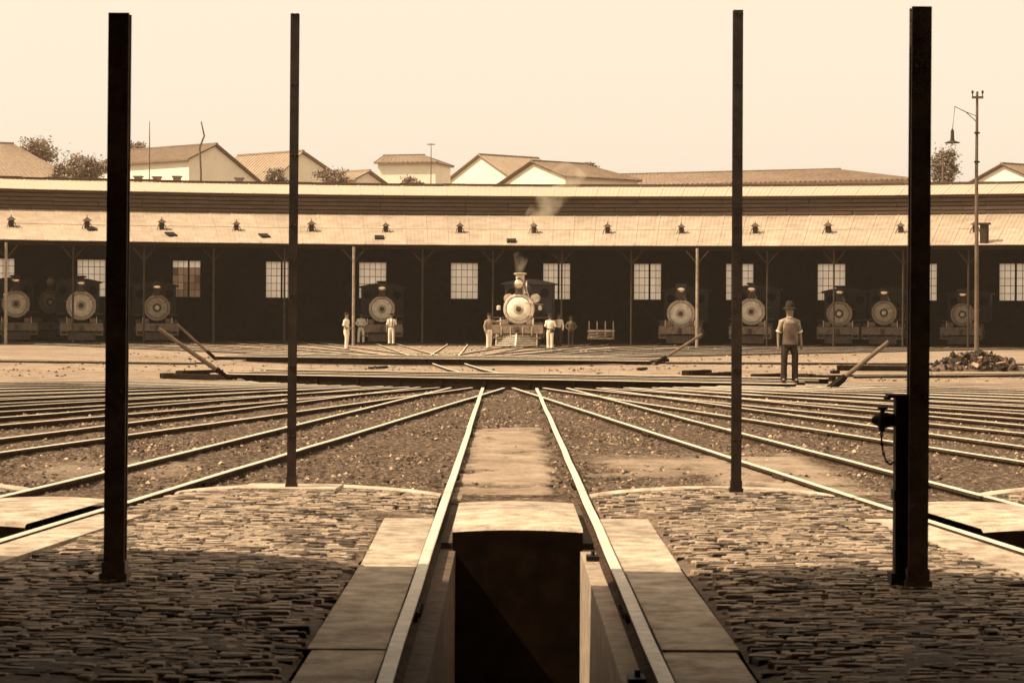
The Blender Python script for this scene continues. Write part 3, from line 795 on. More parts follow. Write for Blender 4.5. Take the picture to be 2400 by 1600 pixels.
# back wall with window openings
WINPX = [-430, -215, 0, 214, 437, 655, 873, 1088, 1304, 1517, 1733, 1948, 2162, 2375, 2590, 2805]
WA = [shed_angle(p, RB) for p in WINPX]; 
WW, WZ0, WZ1 = 1.70, 2.62, 4.86
wh = WW / 2 / RB
b = MB()
def wseg(a, c, z0, z1, t=.25):
    n = max(1, int((c - a) / .03))
    for i in range(n):
        p, q = a + (c - a) * i / n, a + (c - a) * (i + 1) / n; am = (p + q) / 2; h = RB * math.tan((q - p) / 2)
        v, f = rbox(-h, h, RB, RB + t, z0, z1, z0, z1); M = Matrix.Rotation(-am, 3, 'Z'); b.add([M @ Vector(k) + REL for k in v], f)
edges = [A0] + [x for w_ in WA for x in (w_ - wh, w_ + wh)] + [A1]
for i in range(0, len(edges), 2): wseg(edges[i], edges[i + 1], -.1, ZB + .05)
for w_ in WA: wseg(w_ - wh, w_ + wh, -.1, WZ0); wseg(w_ - wh, w_ + wh, WZ1, ZB + .05)
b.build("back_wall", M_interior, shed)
for a in (A0, A1):
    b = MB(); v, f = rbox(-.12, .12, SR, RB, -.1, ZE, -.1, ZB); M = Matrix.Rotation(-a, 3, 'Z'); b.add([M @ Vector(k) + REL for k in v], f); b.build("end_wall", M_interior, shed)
# windows: frame, muntins, panes
NCOL, NROW = 5, 5
fr = MB()
for j in range(NCOL + 1): fr.box((-WW / 2 + j * WW / NCOL, RB + .1, (WZ0 + WZ1) / 2), (.024 if 0 < j < NCOL else .06, .05, WZ1 - WZ0))
for j in range(NROW + 1): fr.box((0, RB + .1, WZ0 + j * (WZ1 - WZ0) / NROW), (WW, .044, 0.026 if 0 < j < NROW else .06))
frm = fr.mesh("window", M_muntin)
fr2 = MB(); fr2.v = list(fr.v); fr2.f = list(fr.f); fr2.box((.12, RB + .06, (WZ0 + WZ1) / 2), (.11, .06, WZ1 - WZ0)); frm2 = fr2.mesh("window", M_muntin)
pw, ph = WW / NCOL, (WZ1 - WZ0) / NROW
def pane_mesh(m_):
    me_ = MB().box((0, 0, 0), (pw - .02, .008, ph - .02)).mesh("pane", m_); me_.materials.append(M_gback)
    for p_ in me_.polygons: p_.material_index = 0 if p_.normal.y < -.5 else 1
    return me_
pane = pane_mesh(M_glass)
pane2 = pane_mesh(M_glass2)
for i, w_ in enumerate(WA):
    o = link("window", frm2 if i in (4, 5, 8, 9, 13) else frm, shed, REL, -w_)
    for c in range(NCOL):
        for r in range(NROW):
            link("pane", pane2 if (i == 4 and r + .3 * (c % 2) < 3.4) else pane, o, Vector((-WW / 2 + (c + .5) * pw, RB + .115, WZ0 + (r + .5) * ph)))
# roof ventilators and hatches
VP = [25, 203, 378, 553, 729, 903, 1077, 1250, 1423, 1596, 1769, 1940, 2110, 2285]
def roofz(r): return ZE + (Z1 - ZE) * (r - SR + .25) / (R1_ - SR + .25) + .05
for px in VP:
    r_ = SR + 2.35; a = shed_angle(px, r_); p = S(a, r_) - SO; z = roofz(r_)
    M = Matrix.Rotation(-a, 3, 'Z')
    vs_ = rj.uniform(.66, .80); b = MB(); b.box((0, 0, z + .17), (.34, .34, .52)); v = b.mesh("ventilator", M_vent)
    o = link("ventilator", v, shed, Vector((p.x, p.y, z * (1 - vs_))), -a + rj.uniform(-.1, .1)); o.scale = (vs_, vs_, vs_)
    c = MB(); c.add([(-.31, -.31, z + .46), (.31, -.31, z + .46), (.31, .31, z + .46), (-.31, .31, z + .46), (0, 0, z + .72)], [(0, 1, 2, 3), (0, 1, 4), (1, 2, 4), (2, 3, 4), (3, 0, 4)])
    c.box((-.2, 0, z + .44), (.03, .03, .06)).box((.2, 0, z + .44), (.03, .03, .06)); c.tube([(0, 0, z + .7), (0, 0, z + .83)], .03, 6)
    c.build("cap", M_slat, o)
    sk = MB()
    for s_ in (-1, 1): sk.bar((s_ * .2, -.1, z + .3), (s_ * .34, -.42, z - .1), .04, .04)
    sk.build("stay", M_vent, o)
for (px, r_) in ((212, SR + 2.0), (400, SR + 1.1), (619, SR + 1.05), (888, SR + .95), (1198, SR + .42)):
    a = shed_angle(px, r_); p = S(a, r_) - SO; z = roofz(r_)
    b = MB(); b.box((0, .0, .045), (.5, .62, .07), M=Matrix.Rotation(math.atan2(Z1 - ZE, R1_ - SR), 3, 'X')); o = b.build("roof_hatch", M_black, shed); o.location = Vector((p.x, p.y, z)); o.rotation_euler = (0, 0, -a + (.3 if px < 700 else 0))
# flue box by the telegraph pole
a = shed_angle(2306, SR + .1); p = S(a, SR + .1) - SO
b = MB(); b.box((0, 0, 5.9), (.42, .3, 1.0)); b.box((0, 0, 6.44), (.62, .46, .1)); b.box((.1, -.17, 5.8), (.05, .05, .8)); o = b.build("flue", M_vent, shed); o.location = Vector((p.x, p.y, 0)); o.rotation_euler = (0, 0, -a)
# floor of the shed and its stone sill
b = MB(); NA = 72
for i in range(NA):
    p, q = A0 + (A1 - A0) * i / NA, A0 + (A1 - A0) * (i + 1) / NA; am = (p + q) / 2; h = SR * math.tan((q - p) / 2); v, f = rbox(-h * .985, h * .985, SR - .25, RB - .02, -.2, .03, -.2, .03); M = Matrix.Rotation(-am, 3, 'Z'); b.add([M @ Vector(k) + REL for k in v], f)
b.build("shed_floor", M_earth, shed)

# ================================================================== LOCOMOTIVES
def loco(label, px, py, Y, dia, bright=1, lamp="round", lampz=None, stack=True, pilot=False, beam=(1.9, .0), long_=6.5, boxlamp=False, turn=None):
    c = W(px, py, Y); cz = c.z; D = dia; r = D / 2
    ang_ = -math.atan2(c.x - TF.x, c.y - TF.y) * .55 if turn is None else turn
    root = empty("locomotive", (c.x, c.y, 0), ang_); tag(root, label, "locomotive", "locomotives in the far shed")
    dm, rm = (M_door, M_rim) if bright else (M_doord, M_rimd)
    cc = (0, 0, cz)
    MB().lathe([(r * .93, .05), (r * .93, long_ * .3), (r * .86, long_ * .31), (r * .86, long_ * .72)], cc, 'Y', 28).build("boiler", M_loco, root, smooth=True)
    b = MB(); b.lathe([(r * .80, .0), (r * .82, -.05), (r * .92, -.055), (r, -.02), (r, .14), (r * .94, .16)], cc, 'Y', 40, cap=False)
    rim = b.build("smokebox_rim", rm, root, smooth=True)
    for k in range(16):
        t = 2 * math.pi * k / 16 + .2; MB().lathe([(.026, -.055), (.024, -.075), (.008, -.083)], (r * .9 * math.cos(t), 0, cz + r * .9 * math.sin(t)), 'Y', 6).build("bolt", rm, rim)
    b = MB(); b.lathe([(r * .775, .03), (r * .775, -.035), (r * .73, -.06), (r * .5, -.10), (r * .28, -.12), (r * .27, -.118)], cc, 'Y', 40)
    door = b.build("smokebox_door", dm, root, smooth=True)
    MB().lathe([(r * .79, .02), (r * .81, -.02), (r * .80, .04)], cc, 'Y', 36, cap=False).build("door_seam", M_loco, root)
    b = MB(); b.lathe([(r * .34, -.105), (r * .34, -.122), (r * .30, -.13), (r * .2, -.132)], cc, 'Y', 28); b.build("boss_plate", M_doord if bright else M_lococ, door, smooth=True)
    b = MB(); b.lathe([(r * .16, -.13), (r * .17, -.15), (r * .09, -.155), (r * .085, -.19), (.0, -.20)], cc, 'Y', 18, cap=False)
    for k in range(4): t = k * math.pi / 2 + .5; b.bar((0, -.16, cz), (r * .20 * math.cos(t), -.16, cz + r * .2 * math.sin(t)), .03, .03)
    b.build("hand_wheel", M_brass if not bright else M_lococ, door)
    for zz in (.33, -.33):
        MB().box((r * .62, -.075, cz + zz * r * 1.2), (r * .62, .03, .045)).lathe([(.035, -.06), (.035, .06)], (r * .9, -.07, cz + zz * r * 1.2), 'Z', 8).build("hinge", rm, root)
    # chimney
    zt = cz + r
    y0 = .55; ce = .30 if pilot else .12; cr_ = 1.3 if pilot else 1.0
    b = MB(); b.lathe([(r * .42, -.14), (r * .27, .04), (.155 * cr_, .12), (.17 * cr_, .62 + ce), (.20 * cr_, .66 + ce)], (0, y0, zt), 'Z', 20)
    ch = b.build("chimney", M_rim if pilot else M_lococ, root, smooth=True)
    MB().lathe([(.19, .60 + ce), (.31, .64 + ce), (.33, .70 + ce), (.22, .72 + ce), (.17, .72 + ce)], (0, y0, zt), 'Z', 20).build("chimney_cap", M_rim if pilot else M_loco, ch, smooth=True)
    # headlamp on its bracket
    lz = zt + (lampz if lampz is not None else .43); yl = -.12
    if boxlamp: b = MB(); b.box((0, yl + .2, lz - .04), (.56, .4, .72)); b.lathe([(.27, yl - .02), (.27, yl + .02)], (0, 0, lz), 'Y', 24)
    else: b = MB(); b.lathe([(.12, yl + .42), (.22, yl + .30), (.25, yl), (.27, yl - .03), (.24, yl - .03)], (0, 0, lz), 'Y', 24, cap=True)
    b.box((0, yl + .12, (lz + zt) / 2 - .12), (.36, .10, lz - zt - .08 + .2))
    hl = b.build("headlamp", M_lococ, root, smooth=not boxlamp)
    MB().lathe([(.215, yl - .034), (.20, yl - .055), (.15, yl - .085), (.08, yl - .105), (.02, yl - .112)], (0, 0, lz), 'Y', 24).build("lens", M_lens if lamp != "dark" else M_doord, hl, smooth=True)
    b = MB(); b.lathe([(.10, lz + .24), (.07, lz + .30), (.0, lz + .33)], (0, yl + .15, 0), 'Z', 10, cap=False); b.build("lamp_vent", M_loco, hl)
    # domes, bell
    b = MB(); b.lathe([(.34, -.2), (.33, .3), (.28, .48), (.12, .56), (0, .57)], (0, long_ * .45, cz + r * .86), 'Z', 18, cap=False); b.build("dome", M_loco, root, smooth=True)
    b = MB(); b.lathe([(.03, .42), (.08, .38), (.13, .18), (.17, .12)], (0, long_ * .27, cz + r * .9), 'Z', 14, cap=False); b.box((0, long_ * .27, cz + r * .9 + .12), (.42, .05, .05)); b.build("bell", M_brass, root, smooth=True)
    # handrails and pipes
    for s_ in (-1, 1):
        MB().tube([(s_ * (r * .96 + .03), .2, cz + .25), (s_ * (r * .96 + .03), long_ * .7, cz + .25)], .02, 6).build("handrail", M_rim, root)
        MB().box((s_ * (r + .24), long_ * .42, cz - r * .55), (.5, long_ * .78, .06)).build("running_board", M_lococ, root)
        b = MB(); b.lathe([(.30, -.35), (.30, .55)], (s_ * (.95), .25, .72), 'Y', 18); b.lathe([(.21, -.39), (.23, -.35)], (s_ * .95, .25, .72), 'Y', 14); b.box((s_ * .93, .35, 1.12), (.46, .7, .3)); b.build("cylinder", M_lococ, root, smooth=False)
    if pilot:
        for s_ in (-1, 1):
            MB().lathe([(.22, .0), (.23, .5)], (s_ * (r * .88), 1.2, cz + r * .70), 'Y', 14).build("air_tank", M_doord, root, smooth=True)
            MB().lathe([(.10, 0), (.10, .18), (.05, .22)], (s_ * (r + .26), .2, cz - .05), 'Z', 10).build("marker_lamp", M_rim, root, smooth=True)
        MB().tube([(r * .62, .1, cz + r * .8), (r * .45, .2, zt + .2), (.33, .4, zt + .62)], .035, 8).build("steam_pipe", M_rim, root)
    # cab
    zc0, zc1 = cz - r * .55, cz + r * .86 + .62
    b = MB(); y = long_ * .72
    b.box((-.85, y + .03, (zc0 + zc1) / 2), (.7, .06, zc1 - zc0)); b.box((.85, y + .03, (zc0 + zc1) / 2), (.7, .06, zc1 - zc0)); b.box((0, y + .03, (cz + r * .8 + zc1) / 2), (1.0, .058, zc1 - cz - r * .8))
    for s_ in (-1, 1): b.box((s_ * 1.19, y + .8, (zc0 + zc1) / 2), (.06, 1.5, zc1 - zc0))
    cab = b.build("cab", M_loco, root)
    n = 10; poly = [(-1.38, zc1 + .0)] + [(-1.38 + 2.76 * k / n, zc1 + .06 + .22 * math.sin(math.pi * k / n)) for k in range(n + 1)] + [(1.38, zc1)]
    MB().prism(poly, y - .25, y + 1.7).build("cab_roof", M_loco, cab)
    for s_ in (-1, 1): MB().lathe([(.24, y - .02), (.24, y + .01), (.19, y + .01)], (s_ * .85, 0, zc1 - .42), 'Y', 20).build("cab_window", M_black, cab)
    # frames and wheels
    b = MB()
    for s_ in (-1, 1): b.box((s_ * .36, long_ * .45, .72), (.06, long_ * .95, .34))
    b.build("frame", M_loco, root)
    whl = MB().lathe([(.50, -.06), (.50, .06), (.42, .06), (.42, .03), (.12, .03), (.12, .08), (0, .08)], (0, 0, 0), 'X', 22).mesh("wheel", M_loco)
    for y in (1.6, 2.9, 4.2):
        for s_ in (-1, 1): o = link("wheel", whl, root, Vector((s_ * .53, y, .52)))
    # buffer beam and pilot
    bw, by = 1.15 if not pilot else 1.28, -.95
    zb = .86 if not pilot else .93
    MB().box((0, by, zb), (2 * bw, .14, .42)).build("buffer_beam", M_beam, root)
    b = MB(); b.box((0, by + .5, zb + .19), (2 * bw * .96, 1.0, .05)); b.build("front_deck", M_lococ, root)
    b = MB(); b.box((0, by - .12, zb - .02), (.2, .14, .26)); b.tube([(0, by - .2, zb), (0, by - .32, zb)], .09, 10); b.build("coupler", M_lococ, root)
    for s_ in (-1, 1):
        b = MB(); b.tube([(s_ * .8, by, zb + .2), (s_ * .8, by, zb + .55)], .022, 6); b.build("flag_socket", M_brass, root)
        b = MB(); b.box((s_ * .62, by + .45, zb + .36), (.34, .5, .24)); b.build("toolbox", M_beam, root)
        b = MB(); b.box((s_ * .95, by + .15, zb - .42), (.4, .5, .06)); b.box((s_ * .78, by + .12, zb - .2), (.05, .08, .5)); b.box((s_ * 1.12, by + .12, zb - .2), (.05, .08, .5)); b.build("step", M_beam, root)
    if pilot:
        for j in range(6):
            z = .16 + j * .092; yy = by - .52 + j * .07; hw_ = 1.0 - .005 * j
            for s_ in (-1, 1): MB().bar((s_ * .03, yy, z), (s_ * hw_, yy + .46, z), .035, .036).build("pilot_slat", M_door, root)
        MB().bar((0, by - .58, .12), (0, by - .05, .80), .06, .06).build("pilot_spine", M_door, root)
        for s_ in (-1, 1): MB().bar((s_ * 1.0, by - .08, .12), (s_ * .98, by - .02, .75), .05, .05).build("pilot_edge", M_rim, root)
        for x in (-.75, -.3, .3, .75): MB().box((x, by - .08, .85), (.035, .03, .4)).build("pilot_strap", M_rim, root)
    else:
        b = MB(); b.box((0, by + .2, .36), (1.5, .05, .42)); b.build("guard_plate", M_lococ, root)
    return root
loco("locomotive with pale smokebox door at the far left edge, behind the first pale post", 37, 712, 118.5, 1.52, 1, "round", .55)
loco("locomotive with a ringed pale door left of the thick left post, under a bright window", 190, 716, 117.5, 1.62, 1, "round")
loco("small locomotive with a dull door just right of the thick left post", 368, 721, 119, 1.46, 0, "round")
loco("dark locomotive half hidden between the two leftmost ringed doors", 118, 708, 124, 1.35, 0, "dark", .5)
loco("locomotive with a dull pale door behind the three men at the pale post", 895, 724, 118.5, 1.44, 1, "round")
loco("large central locomotive with slatted pilot, pale smokebox door and smoking chimney", 1216, 724, 104.5, 1.52, 1, "round", .46, pilot=True, turn=-.11)
loco("locomotive with square lamp box, beside the right pale post", 1596, 735, 117, 1.54, 1, "round", .55, boxlamp=True)
loco("locomotive with bright domed door just right of the thin right post", 1761, 730, 117.5, 1.50, 1, "round", .48)
loco("dark locomotive with small bright hub, right of the standing man", 1967, 735, 119, 1.42, 0, "round", .48)
loco("dark locomotive with many door rings, just left of the thick right post", 2072, 733, 118.5, 1.38, 0, "round", .42)
loco("dim locomotive behind the telegraph pole with square lamp box", 2256, 737, 119.5, 1.32, 0, "round", .45, boxlamp=True)

# handcart stacked with bars in the dark stall
p = W(1408, 800, 113.5); root = empty("handcart", (p.x, p.y, .03)); tag(root, "dim wooden handcart stacked with scrap bars in the stall right of the central locomotive", "handcart")
MB().box((0, 0, .38), (1.4, .9, .08)).build("bed", M_beam, root)
for x in (-.64, -.22, .22, .64): MB().box((x, -.42, .82), (.06, .06, .95)).build("stake", M_beam, root)
for s_ in (-1, 1):
    w_ = MB().lathe([(.30, -.03), (.30, .03), (.24, .03), (.24, -.03)], (s_ * .5, 0, .3), 'X', 18, cap=False)
    for k in range(6): t = k * math.pi / 3; w_.bar((s_ * .5, 0, .3), (s_ * .5, .27 * math.cos(t), .3 + .27 * math.sin(t)), .03, .03)
    w_.build("wheel", M_loco, root)
for k in range(16): MB().bar((-.68 + random.uniform(-.06, .1), -.32 + .12 * (k % 5), .46 + .05 * (k // 2)), (.68 + random.uniform(-.1, .06), -.32 + .12 * (k % 5) + random.uniform(-.05, .05), .46 + .05 * (k // 2) + random.uniform(-.06, .1)), .05, .05).build("bar", M_lococ if k % 3 else M_rim, root)
# ================================================================== PEOPLE
def skin_body(verts, edges, rad, root_i=0):
    me = bpy.data.meshes.new("body_cage"); me.from_pydata([tuple(v) for v in verts], edges, [])
    o = bpy.data.objects.new("body_cage", me); COL.objects.link(o)
    o.modifiers.new("skin", 'SKIN'); sv = me.skin_vertices[0].data
    for i, r in enumerate(rad): sv[i].radius = (r, r) if not hasattr(r, '__len__') else r
    for i in range(len(rad)): sv[i].use_root = (i == root_i)
    s = o.modifiers.new("sub", 'SUBSURF'); s.levels = 2; s.render_levels = 2
    dg = bpy.context.evaluated_depsgraph_get(); dg.update()
    m = bpy.data.meshes.new_from_object(o.evaluated_get(dg))
    bpy.data.objects.remove(o)
    return m
def loft(b, rings, n=14, cap=True):
    """rings: (centre, rx, ry) with ellipses perpendicular to the path; ry lies nearest to world Y"""
    P = [Vector(r[0]) for r in rings]; o = []
    for i, (c, rx, ry) in enumerate(rings):
        d = (P[min(i + 1, len(P) - 1)] - P[max(i - 1, 0)]).normalized()
        u = Vector((0, 1, 0)).cross(d)
        u = u.normalized() if u.length > 1e-3 else Vector((1, 0, 0)); w = d.cross(u).normalized()
        for k in range(n):
            t = 2 * math.pi * k / n; o.append(P[i] + u * math.cos(t) * rx + w * math.sin(t) * ry)
    fs = [(i * n + k, i * n + (k + 1) % n, (i + 1) * n + (k + 1) % n, (i + 1) * n + k) for i in range(len(P) - 1) for k in range(n)]
    if cap: fs += [tuple(range(n)), tuple(range((len(P) - 1) * n, len(P) * n))]
    b.add(o, fs)
def person(label, loc, height, face, arms, shirt, trous, hat="cap", skin=M_skin, sleeve="short", stance=.10, lean=0.0, suspenders=False, belt=True, apron=None, step=0.0):
    k = height / 1.74
    root = empty("person", loc, face); root.scale = (k, k, k); tag(root, label, "person", "railway workers")
    L = lambda x: x + 0.0
    # ---- body: one skinned figure
    V = [(0, 0, .93), (0, .01, 1.10), (0, .005, 1.28), (0, .01, 1.42), (0, .0, 1.50), (0, -.012, 1.565), (0, -.012, 1.64), (0, 0, 1.715)]
    E_ = [(i, i + 1) for i in range(7)]; RD = [.11, .115, .12, .07, .058, .084, .104, .07]
    def add(p, r, par):
        V.append(p); RD.append(r); E_.append((par, len(V) - 1)); return len(V) - 1
    legs = []
    for s_ in (-1, 1):
        st = step * s_
        hip = add((s_ * .09, 0, .86), .088, 0); kn = add((s_ * (stance * .8 + .02), -.02 + st * .5, .49), .055, hip); an = add((s_ * stance, .02 + st, .10), .04, kn); to = add((s_ * (stance + .025), -.11 + st, .045), .035, an); legs.append((s_, kn, an, st))
    hands = []
    for s_, (el, wr) in zip((-1, 1), arms):
        sh = add((s_ * .165, .01, 1.385), .062, 3); e = add(el, .042, sh); w_ = add(wr, .030, e)
        d = (Vector(wr) - Vector(el)).normalized(); h = Vector(wr) + d * .075; hh = add(tuple(h), (.036, .022), w_); hands.append((s_, Vector(el), Vector(wr), h, d))
    me = skin_body(V, E_, RD); me.materials.append(skin)
    me.polygons.foreach_set("use_smooth", [True] * len(me.polygons))
    b = MB(); b.v = [tuple(v.co) for v in me.vertices]; b.f = [tuple(p.vertices) for p in me.polygons]
    for (s_, el, wr, h, d) in hands:                      # fingers
        side = d.cross(Vector((0, 1, 0))).normalized()
        for j, (off, ln) in enumerate(((-.024, .070), (-.008, .082), (.008, .078), (.023, .060))):
            a_ = h + side * off; c1 = a_ + d * ln * .55; c2 = c1 + (d * .8 + Vector((0, -.6, 0))).normalized() * ln * .45
            b.tube([a_ - d * .01, c1, c2], [.0095, .009, .006], 6)
        a_ = Vector(wr) + d * .03 + Vector((0, -.02, 0)); b.tube([a_, a_ + d * .04 + Vector((0, -.025, 0)), a_ + d * .075 + Vector((0, -.03, 0))], [.011, .010, .007], 6)
    b.add([(-.012, -.085, 1.645), (.012, -.085, 1.645), (-.016, -.092, 1.60), (.016, -.092, 1.60), (0, -.118, 1.605)], [(0, 1, 4), (0, 4, 2), (1, 3, 4), (2, 4, 3)])      # nose
    for s_ in (-1, 1): b.lathe([(.0, -.012), (.024, -.008), (.028, .004), (.0, .01)], (s_ * .083, .005, 1.625), 'X', 8, cap=False)                                  # ears
    body = b.build("body", skin, root, smooth=True)
    e_ = MB()
    for s_ in (-1, 1): e_.lathe([(.015, 0), (.011, -.008), (0, -.010)], (s_ * .034, -.088, 1.645), 'Y', 8, cap=False)
    e_.box((0, -.084, 1.572), (.045, .008, .009)); e_.build("eyes_and_mouth", M_shoe, body)
    # ---- trousers
    b = MB(); loft(b, [((0, .005, 1.03), .150, .105), ((0, .005, .96), .158, .118), ((0, .01, .88), .168, .125), ((0, .01, .82), .150, .115)])
    for (s_, kn, an, st) in legs:
        K = Vector(V[kn]); A = Vector(V[an])
        loft(b, [((s_ * .082, .005, .90), .088, .108), ((s_ * .088, 0, .78), .092, .105), (tuple(K + Vector((0, 0, .14))), .080, .090), (tuple(K), .074, .080), (tuple(K.lerp(A, .5)), .072, .078), (tuple(A + Vector((0, -.01, 0))), .074, .082), (tuple(A + Vector((0, -.015, -.035))), .076, .088)])
    b.build("trousers", trous, root, smooth=True)
    for (s_, kn, an, st) in legs:
        A = Vector(V[an]); b = MB()
        loft(b, [(tuple(A + Vector((0, .05, -.03))), .034, .03), (tuple(A + Vector((.005 * s_, .0, -.045))), .042, .05), (tuple(A + Vector((.012 * s_, -.09, -.06))), .046, .036), (tuple(A + Vector((.018 * s_, -.17, -.07))), .035, .022)]); b.box(tuple(A + Vector((.008 * s_, -.055, -.092))), (.085, .26, .02)); b.build("shoe", M_shoe, root, smooth=False)
    # ---- shirt
    b = MB(); loft(b, [((0, .005, .98), .152, .112), ((0, .005, 1.06), .150, .108), ((0, .005, 1.16), .160, .115), ((0, .0, 1.28), .182, .128), ((0, .005, 1.36), .188, .118), ((0, .01, 1.42), .150, .095), ((0, .012, 1.455), .085, .07), ((0, .005, 1.475), .066, .062)])
    for (s_, el, wr, h, d) in hands:
        Sh = Vector((s_ * .155, .01, 1.375))
        rg = [(tuple(Sh + Vector((-s_ * .05, 0, .01))), .07, .075), (tuple(Sh + Vector((s_ * .03, 0, -.01))), .072, .075), (tuple(Sh.lerp(el, .5)), .064, .064), (tuple(Sh.lerp(el, .92)), .062, .062)]
        if sleeve == "long": rg += [(tuple(el), .058, .058), (tuple(el.lerp(wr, .5)), .052, .052), (tuple(wr), .044, .044)]
        loft(b, rg, 12)
    sh_ = b.build("shirt", shirt, root, smooth=True)
    if sleeve == "short":
        for (s_, el, wr, h, d) in hands:
            Sh = Vector((s_ * .155, .01, 1.375)); c = MB(); loft(c, [(tuple(Sh.lerp(el, .84)), .069, .069), (tuple(Sh.lerp(el, .97)), .070, .070)], 12); c.build("cuff", M_shirtw, sh_, smooth=True)
    c = MB(); c.lathe([(.068, 1.455), (.078, 1.475), (.066, 1.50)], (0, .004, 0), 'Z', 14, cap=False); c.build("collar", shirt if shirt is M_shirtw else M_shirtw, sh_)
    if belt: c = MB(); loft(c, [((0, .005, .985), .160, .121), ((0, .005, 1.02), .158, .118)], 18); c.build("belt", M_shoe, root)
    if suspenders:
        for s_ in (-1, 1):
            c = MB()
            for z0, z1, y0, y1 in ((1.0, 1.2, -.118, -.130), (1.2, 1.36, -.130, -.126), (1.36, 1.43, -.126, -.07)): c.bar((s_ * .085, y0, z0), (s_ * .085, y1, z1), .03, .012)
            c.build("suspender", M_hat, root)
    if apron:
        c = MB(); vs = []; zz = [.86, .92, .99, 1.08, 1.20, 1.34]; ry = [.130, .132, .130, .128, .136, .142]; hw_ = [.18, .185, .18, .17, .15, .13]
        for i, z in enumerate(zz):
            for j in range(7):
                x = -hw_[i] + 2 * hw_[i] * j / 6; vs.append((x, -ry[i] * math.sqrt(max(.05, 1 - (x / .215) ** 2)) - .012, z))
        c.add(vs + [(x, y + .01, z) for x, y, z in vs], [(i * 7 + j, i * 7 + j + 1, (i + 1) * 7 + j + 1, (i + 1) * 7 + j) for i in range(5) for j in range(6)] + [(42 + i * 7 + j, 42 + i * 7 + j + 1, 42 + (i + 1) * 7 + j + 1, 42 + (i + 1) * 7 + j) for i in range(5) for j in range(6)])
        c.build("apron", apron, root, smooth=True)
    # ---- hair and hat
    c = MB(); c.lathe([(.088, 1.615), (.094, 1.66), (.080, 1.71), (.04, 1.735), (0, 1.742)], (0, .012, 0), 'Z', 14, cap=False); c.build("hair", M_hat, root, smooth=True)
    if hat == "felt":
        c = MB(); c.lathe([(.165, 1.664), (.16, 1.677), (.105, 1.70), (.100, 1.75), (.080, 1.815), (.035, 1.85), (0, 1.84)], (0, 0, 0), 'Z', 18, cap=False); c.build("hat", M_hat, root, smooth=True)
    elif hat == "cap":
        c = MB(); c.lathe([(.098, 1.665), (.108, 1.70), (.105, 1.74), (.06, 1.765), (0, 1.768)], (0, .005, 0), 'Z', 16, cap=False); c.add([(-.07, -.08, 1.675), (.07, -.08, 1.675), (.05, -.15, 1.662), (-.05, -.15, 1.662), (-.07, -.08, 1.684), (.07, -.08, 1.684), (.05, -.15, 1.669), (-.05, -.15, 1.669)], [(0, 1, 2, 3), (4, 5, 6, 7), (0, 1, 5, 4), (1, 2, 6, 5), (2, 3, 7, 6), (3, 0, 4, 7)]); c.build("cap", M_hat, root, smooth=False)
    return root
M_apron = mat("soiled_overall", 0.15, 0.5, 5, 0.9)
HANG = (((-.245, .02, 1.12), (-.255, -.04, .88)), ((.245, .02, 1.12), (.255, -.04, .88)))
def at_px(px, py): p = G(px, py, 0.0); return p
p = G(1850, 897, 0.145)
person("man in dark overalls and felt hat standing on the near turntable, arms hanging", (p.x, p.y, 0.145), 1.60, R(6), (((-.25, .03, 1.13), (-.262, -.01, .88)), ((.25, .03, 1.13), (.265, -.01, .88))), M_shirtg, M_trousd, "felt", M_skin, "short", .13, belt=False, apron=M_apron)
p = at_px(812, 819)
person("man in white seen from the side, left of the pale shed post", (p.x, p.y, 0), 1.66, R(70), (((-.235, .05, 1.12), (-.20, -.16, 1.02)), ((.235, .05, 1.12), (.17, -.18, 1.03))), M_shirtw, M_shirtw, "cap", M_skin, "short", .07, step=.03)
p = at_px(846, 806)
person("man in white with elbows out, just right of the pale shed post", (p.x, p.y, .03), 1.66, R(10), (((-.28, .04, 1.14), (-.13, -.12, 1.02)), ((.28, .04, 1.14), (.13, -.12, 1.0))), M_shirtw, M_shirtw, None, M_skind, "long", .14)
p = at_px(917, 809)
person("man in suspenders and pale trousers before the dull pale locomotive", (p.x, p.y, .03), 1.64, R(-8), (((-.26, .05, 1.12), (-.25, -.02, .87)), ((.27, .04, 1.13), (.19, -.14, 1.05))), M_shirtw, M_shirtw, "cap", M_skin, "short", .11, suspenders=True)
p = at_px(1146, 818)
person("man in soiled shirt resting an arm on the central locomotive, on its left", (p.x, p.y, 0), 1.66, R(35), (((-.24, .05, 1.12), (-.245, -.04, .87)), ((.36, -.12, 1.36), (.52, -.30, 1.39))), M_shirtg, M_shirtw, "cap", M_skin, "long", .07)
p = at_px(1289, 818.5)
person("man in white holding a dark cloth, right of the central locomotive", (p.x, p.y, 0), 1.66, R(-12), (((-.25, .04, 1.13), (-.10, -.17, 1.04)), ((.26, .03, 1.12), (.14, -.19, .97))), M_shirtw, M_shirtw, "cap", M_skind, "short", .09)
p = at_px(1304, 813)
person("man in a white shirt standing half hidden behind the man with the cloth", (p.x + .12, p.y + .6, 0), 1.70, R(-25), HANG, M_shirtw, M_trousd, "cap", M_skind, "long", .09)
p = at_px(1338, 811)
person("dim man with hands on hips in the shade, left of the handcart", (p.x, p.y, 0), 1.55, 0, (((-.32, .06, 1.16), (-.17, -.06, 1.0)), ((.32, .06, 1.16), (.17, -.06, 1.0))), M_skind, M_trousd, "cap", M_skind, "long", .10)
p = at_px(1289, 818.5)
b = MB(); b.add([(-.07, 0, 0), (.06, .01, .01), (.08, -.02, -.13), (.0, -.03, -.17), (-.09, .0, -.12), (-.06, .05, -.01), (.05, .05, 0), (.06, .04, -.12), (-.05, .05, -.13)], [(0, 1, 2, 3, 4), (5, 6, 7, 8), (0, 1, 6, 5), (1, 2, 7, 6), (2, 3, 8, 7), (3, 4, 8), (4, 0, 5, 8)])
